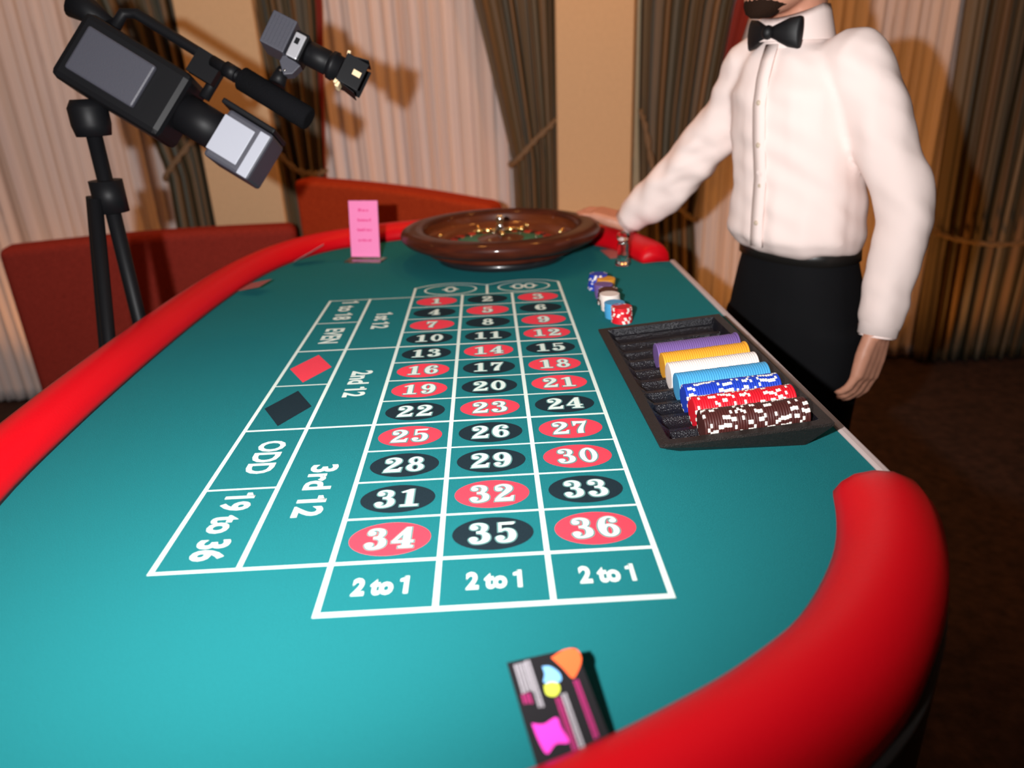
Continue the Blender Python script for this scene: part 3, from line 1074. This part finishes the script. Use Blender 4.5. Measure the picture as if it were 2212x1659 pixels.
def sgp(x, y, z):
    return SB + SR @ Vector((x, y, z))


MB().box(sgp(0, 0.0018, 0.0725), (0.082, 0.0015, 0.145), SR).build('acrylic_back', M['acrylic'], sg)
MB().box(sgp(0, 0, 0.0725), (0.0795, 0.0010, 0.1430), SR).build('paper', M['pink'], sg)
rn = random.Random(5)
for zc, wd_ in ((0.117, 0.028), (0.092, 0.034), (0.067, 0.038), (0.041, 0.036)):
    mb = MB()
    x = -wd_ / 2
    while x < wd_ / 2:
        ww = rn.uniform(0.0022, 0.0042)
        hh = rn.choice((0.0045, 0.0055, 0.0072))
        mb.box(sgp(x + ww / 2, -0.0008, zc + hh / 2), (ww, 0.0003, hh), SR)
        x += ww + rn.choice((0.0008, 0.0008, 0.0026))
    mb.build('handwriting', M['pinkink'], sg)

# ------------------------------------------------------------------ glass win marker
gm = empty('glass_marker', (0.3290, 0.668, 0.0006), 'clear glass win marker standing by the right rail end', 'marker')
MB().lathe([(0.0, 0.0), (0.0175, 0.0), (0.0192, 0.003), (0.0185, 0.009), (0.0150, 0.013), (0.0135, 0.020), (0.0128, 0.036), (0.0138, 0.048), (0.0120, 0.0525)], 32).build('glass_body', M['glass'], gm)
MB().lathe([(0.0120, 0.0525), (0.0095, 0.055), (0.0150, 0.063), (0.0165, 0.070), (0.0135, 0.0765), (0.006, 0.079), (0.0, 0.0795)], 10).build('glass_knob', M['glass'], gm)
MB().lathe([(0.0122, 0.051), (0.0132, 0.053), (0.0122, 0.055)], 28).build('metal_collar', M['chrome'], gm)


# ------------------------------------------------------------------ cards tucked under the rail
def card_frame(o, ux, uy):
    """matrix with origin at a far corner, x across, y towards the rail"""
    o, ux, uy = Vector(o), Vector(ux).normalized(), Vector(uy)
    uy = (uy - ux * uy.dot(ux)).normalized()
    return Matrix.Translation(o) @ Matrix((ux, uy, ux.cross(uy))).transposed().to_4x4()


def card(name, label, frame, wd_, ln, mats, group=None):
    root = empty(name, (0, 0, 0), label, 'card', group)
    root.matrix_world = frame
    t = 0.0005
    mb = MB().box((wd_ / 2, ln / 2, 0), (wd_, ln, t))
    o = mb.build('card_sheet', mats, root)
    return root


A0, B0, N0 = Vector((0.009, -0.652, 0.0345)), Vector((0.062, -0.640, 0.0345)), Vector((0.0325, -0.7285, 0.0145))
fr = card_frame(A0, B0 - A0, N0 - A0)
up = -1 if fr.col[2].z < 0 else 1
c1 = card('business_card', 'black business card with bright colour splashes tucked under the near rail', fr, 0.0545, 0.089, M['cardblack'])


def cprint(name, pts, m, h=0.0004):
    n = len(pts)
    vs = [(x, y, up * h) for x, y in pts]
    o = MB().add(vs, [list(range(n))]).build(name, m, c1, fixn=False)
    return o


def blob(cx, cy, pts, n=5):
    cl = pts + [pts[0]]
    return [(cx + p[0], cy + p[1]) for p in spline(cl, n)[:-1]]


mmx = 0.001
cprint('orange_splash', blob(0.0455, 0.0120, [(-.012, -.008), (0, -.012), (.009, -.010), (.010, -.001), (.003, .009), (-.002, .012), (-.006, .003)]), M['cardorange'])
cprint('blue_splash', blob(0.0298, 0.0170, [(-.005, -.0075), (.001, -.006), (.006, .001), (.005, .007), (-.002, .0075), (-.0075, .005), (-.005, -.001)]), M['cardblue'], .00045)
cprint('yellow_splash', blob(0.0265, 0.0290, [(-.005, -.004), (0, -.006), (.005, -.004), (.0058, .001), (.001, .0055), (-.005, .003)]), M['cardyellow'], .0005)
cprint('magenta_splash', blob(0.0150, 0.0600, [(-.010, -.010), (-.002, -.0075), (.008, -.010), (.009, -.002), (.011, .009), (.002, .008), (-.006, .013), (-.009, .003)]), M['cardmagenta'])


def small_print(x0, x1, ya, yb, m, seed, size=0.0017):
    """rows of tiny type running along the card, too small to read"""
    rr = random.Random(seed)
    mb = MB()
    x = x0
    while x < x1:
        y = ya
        while y < yb:
            l_ = rr.uniform(0.0007, 0.0015)
            mb.add([(x, y, up * .00038), (x + size, y, up * .00038), (x + size, y + l_, up * .00038), (x, y + l_, up * .00038)], [(0, 1, 2, 3)])
            y += l_ + 0.00025
        x += size * 1.45
    mb.build('small_print', m, c1, fixn=False)


small_print(0.0045, 0.0125, 0.003, 0.0260, M['cardgrey'], 1)
small_print(0.0130, 0.0165, 0.002, 0.0400, M['cardgrey'], 2)
small_print(0.0035, 0.0100, 0.0275, 0.0350, M['cardpurple'], 3)
small_print(0.0265, 0.0300, 0.0360, 0.0800, M['cardpurple'], 4)
small_print(0.0315, 0.0350, 0.0340, 0.0800, M['cardgrey'], 5)
small_print(0.0435, 0.0470, 0.0260, 0.0700, M['cardpurple'], 6)

fr2 = card_frame((-0.494, 0.810, 0.012), (0.076, 0.030, 0.036), (-0.30, 0.90, -0.30))
card('business_card', 'dark card seen edge-on, tucked in the red rail left of the pink sign', fr2, 0.089, 0.040, M['cardedge'])
fr3 = card_frame((-0.508, 0.545, 0.020), (0.016, 0.048, 0.004), (-0.9, 0.22, -0.20))
card('business_card', 'reddish card with a raised end, tucked in the rail at the far left', fr3, 0.051, 0.060, M['cardrose'])
fr4 = card_frame((0.298, 0.832, 0.0012), (0.012, -0.108, 0), (0.9, 0.10, 0.02))
card('business_card', 'rose card lying flat behind the glass marker', fr4, 0.100, 0.055, M['cardrose'])

# ------------------------------------------------------------------ video camera with lamp and microphone
DC = 1.34
MPP = DC / FPX


def frame_at(px, py, d, deg, yaw=0.0):
    """a rigid frame: x along the camcorder's axis, z up off its top, y away to its side"""
    r = radians(deg)
    x = RIGHT * cos(r) + DOWN * sin(r)
    z = -(DOWN * cos(r) - RIGHT * sin(r))
    x = (x * cos(yaw) + FWD * sin(yaw)).normalized()
    z = (z - x * z.dot(x)).normalized()
    y = z.cross(x)
    return Matrix.Translation(at(px, py, d)) @ Matrix((x, y, z)).transposed().to_4x4()


vc = empty('video_camera', (0, 0, 0), 'video camera with lamp and foam microphone on a tripod, left', 'camera')
vc.matrix_world = frame_at(592, 292, DC, 31, radians(6))
U = MPP                                                       # metres per photo pixel at that depth
# body (front face at x=0, top at z=0)
MB().box((-0.045, 0.045, -0.048), (0.090, 0.09, 0.096)).build('lens_hood', M['camgrey'], vc, 0.006)
MB().box((-0.013, -0.0012, -0.050), (0.020, 0.004, 0.088)).box((-0.060, -0.0012, -0.048), (0.060, 0.004, 0.070)).build('side_panel', M['camlight'], vc, 0.0015)
MB().box((-0.055, 0.045, 0.006), (0.106, 0.095, 0.010)).build('hood_flap', M['camdark'], vc, 0.003)
MB().lathe([(0.030, 0), (0.036, 0.004), (0.036, 0.09)], 32, (-0.175, 0.045, -0.046), rot=Matrix.Rotation(pi / 2, 3, 'Y'), cap0=True, cap1=True).build('lens_barrel', M['camdark'], vc)
MB().box((-0.275, 0.045, -0.050), (0.21, 0.10, 0.13)).build('camera_body', M['camdark'], vc, 0.012)
MB().box((-0.29, -0.011, -0.050), (0.13, 0.012, 0.085)).build('flip_screen', M['camgrey'], vc, 0.004)
MB().tube([(-0.35, 0.045, 0.015), (-0.35, 0.045, 0.05), (-0.33, 0.045, 0.062), (-0.17, 0.045, 0.062), (-0.155, 0.045, 0.05), (-0.155, 0.045, -0.005)], 0.010, 12).build('carry_handle', M['camdark'], vc)
MB().tube([(-0.36, 0.045, 0.01), (-0.40, 0.045, 0.02), (-0.43, 0.045, 0.02)], [0.022, 0.022, 0.028], 18).build('viewfinder', M['camdark'], vc)
# foam microphone
vinv = vc.matrix_world.inverted()
me_ = vinv @ at(668, 258, DC)
ms_ = vinv @ at(520, 168, DC)
ax = (me_ - ms_).normalized()
MB().tube([ms_, ms_ + ax * 0.004, me_ - ax * 0.006, me_ - ax * 0.0015, me_], [0.016, 0.0215, 0.0215, 0.020, 0.016], 24).build('foam_microphone', M['foam'], vc)
MB().tube([ms_ - ax * 0.06, ms_], 0.010, 16).build('microphone_tube', M['camdark'], vc)
mm_ = ms_ + ax * -0.02
MB().box(((mm_.x - 0.16) / 2 - 0.03, 0.03, (mm_.z + 0.03) / 2), (0.05, 0.02, abs(mm_.z - 0.03) + 0.02)).tube([mm_ - ax * 0.012, mm_ + ax * 0.012], 0.014, 20).build('microphone_mount', M['camdark'], vc)
# lamp on top
lamp = MB()
LM = vinv @ frame_at(609, 82, DC - 0.005, 25.5, radians(6))
LR = LM.to_3x3()


def lp(px, py, y=0.0):
    """lamp point: px along axis and py below axis in photo pixels from the rear box's centre"""
    return LM @ Vector((px * U, y, -py * U))


lamp.box(lp(0, 0), (54 * U, 0.060, 73 * U), LR)
lampb = lamp.build('lamp_housing', M['camgrey'], vc, 0.002)
mb = MB()
for k in range(6):
    mb.box(lp(-20 + k * 8, 0), (2.5 * U, 0.0615, 60 * U), LR)
mb.build('vent_rib', M['camgrey'], lampb)
MB().box(lp(46, 6), (30 * U, 0.050, 60 * U), LR).build('lamp_collar', M['camdark'], lampb, 0.003)
MB().box(lp(45, 10, -0.0275), (24 * U, 0.005, 54 * U), LR).build('silver_plate', M['silver'], lampb, 0.002)
MB().box(lp(43, 1, -0.0306), (9 * U, 0.002, 13 * U), LR).build('switch', M['camdark'], lampb)
RX = LR @ Matrix.Rotation(pi / 2, 3, 'Y')
MB().lathe([(0.0, 0), (23 * U, 0), (26 * U, 3 * U), (26 * U, 46 * U), (24 * U, 48 * U), (24 * U, 52 * U), (30 * U, 54 * U), (31 * U, 64 * U), (27 * U, 66 * U), (27 * U, 80 * U), (24 * U, 80 * U), (20 * U, 70 * U), (0.0, 68 * U)], 40, lp(62, 3), rot=RX).build('lamp_barrel', M['camdark'], lampb)
MB().lathe([(0.0, 0.001), (19 * U, 0.001)], 32, lp(131, 3), rot=RX).build('lamp_lens', M['lens'], lampb)
# barn doors, with cream blocks standing in for the highlights on them
for nm, sy, sz in (('barn_door', 0, -1), ('barn_door', 0, 1), ('barn_door', -1, 0), ('barn_door', 1, 0)):
    if sz:
        R_ = LR @ Matrix.Rotation(radians(sz * 12), 3, 'Y')
        d = MB().box(lp(168, 3 + sz * 33), (46 * U, 52 * U, 2.2 * U), R_).build(nm, M['camdark'], lampb, 0.001)
        MB().box(lp(146, 3 + sz * 33, -0.018), (7 * U, 12 * U, 10 * U), R_).build('hinge_highlight', M['cream'], d, 0.001)
    else:
        R_ = LR @ Matrix.Rotation(radians(sy * -10), 3, 'Z')
        d = MB().box(lp(170, 3, sy * 27 * U), (50 * U, 2.2 * U, 62 * U), R_).build(nm, M['camdark'], lampb, 0.001)
        if sy < 0:
            MB().box(lp(180, 3, sy * 29.5 * U), (18 * U, 2.0 * U, 12 * U), R_).build('cream_highlight', M['cream'], d, 0.0005)
MB().box(lp(150, 32, -0.006), (9 * U, 30 * U, 26 * U), LR).build('cream_highlight', M['cream'], lampb, 0.002)  # highlight below the barrel, made as a cream block
# bracket, clamp and screws down to the microphone mount
MB().add([lp(22, 30, y) for y in (-.012, .012)] + [lp(64, 38, y) for y in (-.012, .012)] + [lp(56, 62, y) for y in (-.012, .012)] + [lp(40, 72, y) for y in (-.012, .012)] + [lp(20, 50, y) for y in (-.012, .012)],
         [(0, 2, 4, 6, 8), (9, 7, 5, 3, 1)] + [(2 * i, 2 * i + 1, 2 * ((i + 1) % 5) + 1, 2 * ((i + 1) % 5)) for i in range(5)]).build('bracket', M['camgrey'], lampb, 0.0015)
ca, cb = vinv @ at(612, 148, DC), vinv @ at(598, 182, DC)
MB().tube([ca, ca + (cb - ca) * .5, cb], [0.009, 0.013, 0.015], 18).build('clamp', M['camdark'], lampb)
for q in ((606, 152), (615, 152)):
    MB().ball(vinv @ at(q[0], q[1], DC - 0.013), 0.0028, 12).build('screw', M['chrome'], lampb)
# tripod: its head carries the body, its feet stand on the floor left of the table
tc = vc.matrix_world @ Vector((-0.335, 0.045, -0.115))
tri = empty('tripod', (tc.x, tc.y, FZ), 'black tripod carrying the video camera beside the table', 'tripod')
hz = tc.z - FZ - 0.020
MB().lathe([(0.0, hz - 0.05), (0.030, hz - 0.05), (0.034, hz - 0.03), (0.034, hz + 0.0), (0.026, hz + 0.014), (0.0, hz + 0.014)], 24).build('tripod_head', M['camdark'], tri)
MB().tube([(0, 0, 0.35), (0, 0, hz - 0.05)], 0.014, 16).build('centre_column', M['camdark'], tri)
MB().tube([(0, 0, hz - 0.19), (0, 0, hz - 0.13)], 0.030, 18).build('collar', M['camdark'], tri)
for a in (118, 180, 242):
    dx, dy = cos(radians(a)), sin(radians(a))
    lg = MB().tube([(0.03 * dx, 0.03 * dy, hz - 0.16), (0.16 * dx, 0.16 * dy, 0.45), (0.30 * dx, 0.30 * dy, 0.012)], [0.013, 0.012, 0.009], 12).build('leg', M['camdark'], tri)
    MB().ball((0.30 * dx, 0.30 * dy, 0.013), 0.013, 12).build('rubber_foot', M['camdark'], lg)

# ------------------------------------------------------------------ dealer
DF = Vector((-0.875, -0.484, 0.0))           # the way he faces
DR = Vector((-0.484, 0.875, 0.0))            # his right


def dc(z):
    x = pw(z, [(0.75, 0.628), (0.52, 0.632), (0.45, 0.645), (0.20, 0.683), (-0.06, 0.700), (-0.95, 0.705)])[0]
    return Vector((x, 0.52, z))


def DP(r, f, z):
    return dc(z) + DR * r + DF * f


dealer = empty('person', (0.675, 0.52, FZ), 'person in white shirt, black bow tie and trousers reaching to the wheel', 'person')
DI = -Vector(dealer.location)


def dring(r, f, z, a, b, n=28, p=2.3):
    out = []
    for i in range(n):
        t = 2 * pi * i / n
        ct, st = cos(t), sin(t)
        x = a * math.copysign(abs(ct) ** (2 / p), ct)
        y = b * math.copysign(abs(st) ** (2 / p), st)
        out.append(DP(r + x, f + y, z) + DI)
    return out


def arm_path(pts, rad):
    s_ = spline([tuple(p) + (r,) for p, r in zip(pts, rad)], 6)
    return [Vector(q[:3]) + DI for q in s_], [q[3] for q in s_]


RSH, REL, RWR = ony(1628, 140, 0.600), ony(1489, 352, 0.735), ony(1352, 481, 0.85)
LSH, LEL, LWR = DP(-0.138, 0.0, 0.425), DP(-0.235, -0.01, 0.17), DP(-0.245, 0.06, -0.07)
# --- body: one continuous skin with head, hands, trunk and legs
body = MB()
hc = DP(0.0, 0.020, 0.635)
hrings = []
for dz, a, b, f in ((-.115, .018, .026, .070), (-.108, .036, .042, .058), (-.092, .050, .060, .040), (-.065, .060, .078, .022), (-.03, .067, .090, .010), (.01, .072, .097, .002),
                    (.05, .074, .098, -.004), (.085, .066, .088, -.006), (.11, .046, .064, -.008), (.122, .018, .028, -.008)):
    hrings.append([hc + DR * a * cos(2 * pi * i / 24) + DF * (f + b * sin(2 * pi * i / 24)) + Vector((0, 0, dz)) + DI for i in range(24)])
body.loft(hrings)
body.tube([DP(0, -0.015, 0.42) + DI, DP(0, -0.012, 0.50) + DI, DP(0, 0.002, 0.58) + DI], [0.062, 0.054, 0.054], 20)
nose = [hc + DF * f + Vector((0, 0, z)) + DI for f, z in ((.094, .028), (.106, .0), (.116, -.020), (.102, -.032))]
body.tube(nose, [.007, .009, .013, .010], 12)
for s_ in (-1, 1):
    body.ball(hc + DR * .074 * s_ + DF * -.008 + Vector((0, 0, -.002)) + DI, .03, 14, sc=(.35, .62, 1.05), rot=Matrix.Rotation(atan2(DR.y, DR.x), 3, 'Z'))
    body.tube([hc + DR * .012 * s_ + DF * .096 + Vector((0, 0, .034)) + DI, hc + DR * .034 * s_ + DF * .090 + Vector((0, 0, .037)) + DI, hc + DR * .054 * s_ + DF * .070 + Vector((0, 0, .03)) + DI], [.007, .008, .006], 10)
body.loft([dring(0, 0, .435, .125, .065), dring(0, 0, .38, .145, .09), dring(0, 0, .25, .14, .095), dring(0, 0, .10, .125, .088), dring(0, 0, -.02, .135, .095), dring(0, 0, -.12, .14, .098)])
for s_ in (-1, 1):
    body.tube([DP(.078 * s_, 0, -.08) + DI, DP(.085 * s_, .005, -.45) + DI, DP(.088 * s_, -.01, -.84) + DI], [.078, .055, .038], 18)
    body.tube([DP(.088 * s_, -.03, -.905) + DI, DP(.092 * s_, .08, -.918) + DI, DP(.094 * s_, .14, -.925) + DI], [.034, .034, .022], 14)
for pts, rad in (((RSH, ony(1583, 240, .660), REL, (REL + RWR) / 2, RWR), (.050, .044, .040, .036, .027)), ((LSH, (LSH + LEL) / 2, LEL, (LEL + LWR) / 2, LWR), (.052, .046, .040, .036, .027))):
    p_, r_ = arm_path(pts, rad)
    body.tube(p_, r_, 18)


def hand(wr, fwd, palm_n, thumb_side, curl, spread=0.10, sc=1.0):
    """palm, four fingers of unequal length and a thumb leaving the side of the palm"""
    fwd = fwd.normalized()
    palm_n = (palm_n - fwd * palm_n.dot(fwd)).normalized()      # towards what the palm faces
    side = fwd.cross(palm_n) * thumb_side
    W = wr + DI
    for k in range(4):
        s_ = 0.027 - 0.018 * k
        body.tube([W - fwd * .01 + side * s_ * .7, W + fwd * .04 + side * s_ * .95, W + fwd * .085 + side * s_], [.0155, .0155, .0125], 12)
    for k, ln in enumerate((.070, .079, .073, .057)):
        s_ = (0.029 - 0.0193 * k)
        b = W + fwd * .082 + side * s_
        dirn = (fwd + side * spread * (1.5 - k) * .5).normalized()
        pts = [b - dirn * .02, b]
        a = 0.0
        for seg, f_ in ((.46, .8), (.31, 1.2), (.23, .9)):
            a += curl * f_
            pts.append(pts[-1] + (dirn * cos(a) + palm_n * sin(a)) * ln * seg * sc)
        body.tube(pts, [.0098, .0096, .0088, .0080, .0062], 10)
    tb = W + fwd * .028 + side * .026
    td = (fwd * .62 + side * .70 + palm_n * .28).normalized()
    body.tube([tb - td * .01, tb + td * .03, tb + td * .055 + fwd * .006, tb + td * .066 + fwd * .022], [.0145, .0120, .0102, .0075], 12)


RH = (Vector((0.262, 0.905, 0.098)) - RWR)
hand(RWR, RH, Vector((0.0, 0.1, -1.0)), -1, 0.30)
hand(LWR, Vector((0, 0, -1)) + DF * 0.25, -DR * -1.0, 1, 0.35)
skin = remeshed(body, 'body', M['skin'], dealer, 0.0048, 3)


# --- shirt
def wr_noise(v, n_):
    p = v - DI
    a = noise.noise(Vector((p.x * 22, p.y * 22, p.z * 7))) * .0055
    a += noise.noise(Vector((p.x * 9 + p.z * 10, p.y * 9, p.z * 26 + p.x * 14))) * .0050
    k = max(0.0, 1 - (v - DI - REL).length / .17)
    a += k * noise.noise(Vector((p.x * 12 + p.z * 16, p.y * 6, p.z * 30 - p.x * 20))) * .016
    return n_ * a


sh = MB()
sh.loft([dring(0, 0, .505, .058, .058), dring(0, 0, .475, .064, .064), dring(0, 0, .455, .105, .076), dring(0, 0, .43, .128, .088), dring(0, .005, .38, .140, .106), dring(0, .008, .28, .140, .113), dring(0, .010, .20, .138, .112), dring(0, .012, .125, .146, .120),
         dring(0, .014, .095, .148, .122), dring(0, .008, .070, .138, .108), dring(0, .0, .058, .12, .09)])
for pts, rad in (((DP(.085, 0, .412), RSH, ony(1583, 240, .660), REL, (REL * .55 + RWR * .45) + Vector((0, 0, -.012)), REL * .2 + RWR * .8, RWR - (RWR - REL).normalized() * .012), (.060, .060, .059, .058, .055, .046, .037)),
                 ((DP(-.085, 0, .412), LSH, (LSH + LEL) / 2, LEL, (LEL * .55 + LWR * .45), LEL * .2 + LWR * .8, LWR - (LWR - LEL).normalized() * .012), (.060, .060, .056, .052, .047, .042, .036))):
    p_, r_ = arm_path(pts, rad)
    sh.tube(p_, r_, 24)
shirt = remeshed(sh, 'shirt', M['shirt'], dealer, 0.0062, 5, wr_noise)
for wr_, el_ in ((RWR, REL), (LWR, LEL)):
    t = (wr_ - el_).normalized()
    MB().tube([wr_ - t * .058 + DI, wr_ - t * .055 + DI, wr_ - t * .004 + DI, wr_ + DI, wr_ - t * .006 + DI], [.0385, .0395, .0365, .034, .029], 28).build('cuff', M['shirt'], shirt)
# placket and collar
pl = []
for z in (.47, .44, .41, .36, .30, .22, .14, .10, .08):
    f = pw(z, [(.47, .069), (.455, .079), (.43, .093), (.38, .114), (.28, .124), (.20, .125), (.125, .135), (.08, .134)])[0]
    pl.append((z, f))
mb = MB()
L_ = [DP(-.015, f, z) + DI for z, f in pl] + [DP(.015, f + .0005, z) + DI for z, f in pl]
k = len(pl)
mb.add(L_, [(i, i + 1, k + i + 1, k + i) for i in range(k - 1)], 0, True)
o = mb.build('placket', M['shirt'], shirt)
so = o.modifiers.new('s', 'SOLIDIFY')
so.thickness = 0.003
so.offset = 0
for z in (.365, .285, .205, .13):
    f = pw(z, [(.47, .069), (.43, .093), (.38, .114), (.28, .124), (.20, .125), (.125, .135)])[0]
    MB().ball(DP(0, f + .0025, z) + DI, .0052, 12, sc=(1, .5, 1), rot=Matrix.Rotation(atan2(DF.y, DF.x) - pi / 2, 3, 'Z')).build('button', M['button'], shirt)
n = 28
cr = []
for z, rr, ff in ((.462, .068, .004), (.500, .064, .002), (.530, .062, .0), (.538, .064, .0), (.525, .070, .003), (.475, .078, .006)):
    cr.append([DP(rr * cos(2 * pi * i / n), ff + rr * 1.02 * sin(2 * pi * i / n), z + (-.022 * max(0, sin(2 * pi * i / n)) if z > .49 else 0)) + DI for i in range(n)])
MB().loft(cr, cap=False).build('collar', M['shirt'], shirt)
# bow tie
mb = MB()
TC = DP(-0.004, .080, .491)
for s_ in (-1, 1):
    rings = []
    for x, h, d in ((.004, .010, .006), (.018, .016, .010), (.040, .026, .011), (.058, .029, .010), (.062, .027, .006)):
        rings.append([TC + DR * (s_ * x) + DF * (d * cos(2 * pi * i / 14) - .25 * x) + Vector((0, 0, h * sin(2 * pi * i / 14) - .05 * x)) + DI for i in range(14)])
    mb.loft(rings)
mb.ball(TC + DF * .004 + DI, .012, 14, sc=(1, 1, 1.1))
mb.build('bow_tie', M['tie'], dealer)
# trousers, belt, shoes
tr = MB()
tr.loft([dring(0, 0, .085, .126, .095), dring(0, 0, .040, .130, .097), dring(0, 0, .0, .140, .104), dring(0, 0, -.08, .156, .112), dring(0, 0, -.17, .150, .110)])
for s_ in (-1, 1):
    tr.tube([DP(.078 * s_, 0, -.10) + DI, DP(.084 * s_, .005, -.28) + DI, DP(.088 * s_, .005, -.50) + DI, DP(.090 * s_, -.01, -.75) + DI, DP(.092 * s_, -.01, -.905) + DI], [.094, .086, .072, .062, .060], 22)
remeshed(tr, 'trousers', M['trousers'], dealer, 0.009, 4, lambda v, n_: n_ * noise.noise(Vector((v.x * 14, v.y * 14, v.z * 10))) * .004)
MB().loft([dring(0, 0, .042, .130, .097), dring(0, 0, .044, .135, .102), dring(0, 0, .074, .134, .101), dring(0, 0, .076, .128, .095)]).build('belt', M['leather'], dealer)
for s_ in (-1, 1):
    rings = []
    for f, w_, h in ((-.075, .026, .050), (-.05, .036, .075), (0.0, .038, .080), (.06, .044, .058), (.12, .046, .046), (.165, .036, .038), (.182, .016, .022)):
        c = DP(.092 * s_, f, FZ)
        rings.append([c + DR * w_ * cos(2 * pi * i / 18) + Vector((0, 0, max(0.002, h * (.5 + .5 * sin(2 * pi * i / 18))))) + DI for i in range(18)])
    MB().loft(rings).build('shoe', M['leather'], dealer)
# hair, beard, eyes, mouth
hr = []
for dz, a, b, f in ((-.05, .072, .055, -.052), (-.01, .079, .074, -.036), (.04, .081, .092, -.018), (.075, .078, .098, -.008), (.105, .064, .083, -.008), (.126, .040, .052, -.008), (.135, .012, .016, -.008)):
    hr.append([hc + DR * a * cos(2 * pi * i / 24) + DF * (f + b * sin(2 * pi * i / 24)) + Vector((0, 0, dz)) + DI for i in range(24)])
MB().loft(hr).build('hair', M['hair'], dealer)
bd = []
for dz, a, b, f in ((-.119, .014, .022, .072), (-.111, .032, .038, .063), (-.098, .044, .047, .054), (-.082, .046, .049, .050), (-.072, .040, .047, .049)):
    bd.append([hc + DR * a * cos(pi * i / 13 - .0) + DF * (f + b * sin(pi * i / 13)) + Vector((0, 0, dz)) + DI for i in range(14)] +
              [hc + DR * a * .8 * cos(pi * (13 - i) / 13) + DF * (f - .012 + b * .7 * sin(pi * (13 - i) / 13)) + Vector((0, 0, dz)) + DI for i in range(14)])
MB().loft(bd).build('beard', M['hair'], dealer)
mb = MB().tube([hc + DR * -.026 + DF * .088 + Vector((0, 0, -.052)) + DI, hc + DF * .101 + Vector((0, 0, -.045)) + DI, hc + DR * .026 + DF * .088 + Vector((0, 0, -.052)) + DI], [.004, .007, .004], 10).build('moustache', M['hair'], dealer)
MB().tube([hc + DR * -.022 + DF * .088 + Vector((0, 0, -.062)) + DI, hc + DF * .099 + Vector((0, 0, -.061)) + DI, hc + DR * .022 + DF * .088 + Vector((0, 0, -.062)) + DI], [.003, .0055, .003], 10).build('mouth', M['lip'], dealer)
for s_ in (-1, 1):
    e = MB().ball(hc + DR * .032 * s_ + DF * .083 + Vector((0, 0, .018)) + DI, .0125, 16).build('eye', M['eye'], dealer)
    MB().ball(hc + DR * .032 * s_ + DF * .0925 + Vector((0, 0, .018)) + DI, .0048, 12).build('iris', M['iris'], e)
    MB().tube([hc + DR * .014 * s_ + DF * .100 + Vector((0, 0, .036)) + DI, hc + DR * .034 * s_ + DF * .097 + Vector((0, 0, .043)) + DI, hc + DR * .056 * s_ + DF * .078 + Vector((0, 0, .036)) + DI], [.003, .004, .002], 8).build('eyebrow', M['hair'], dealer)
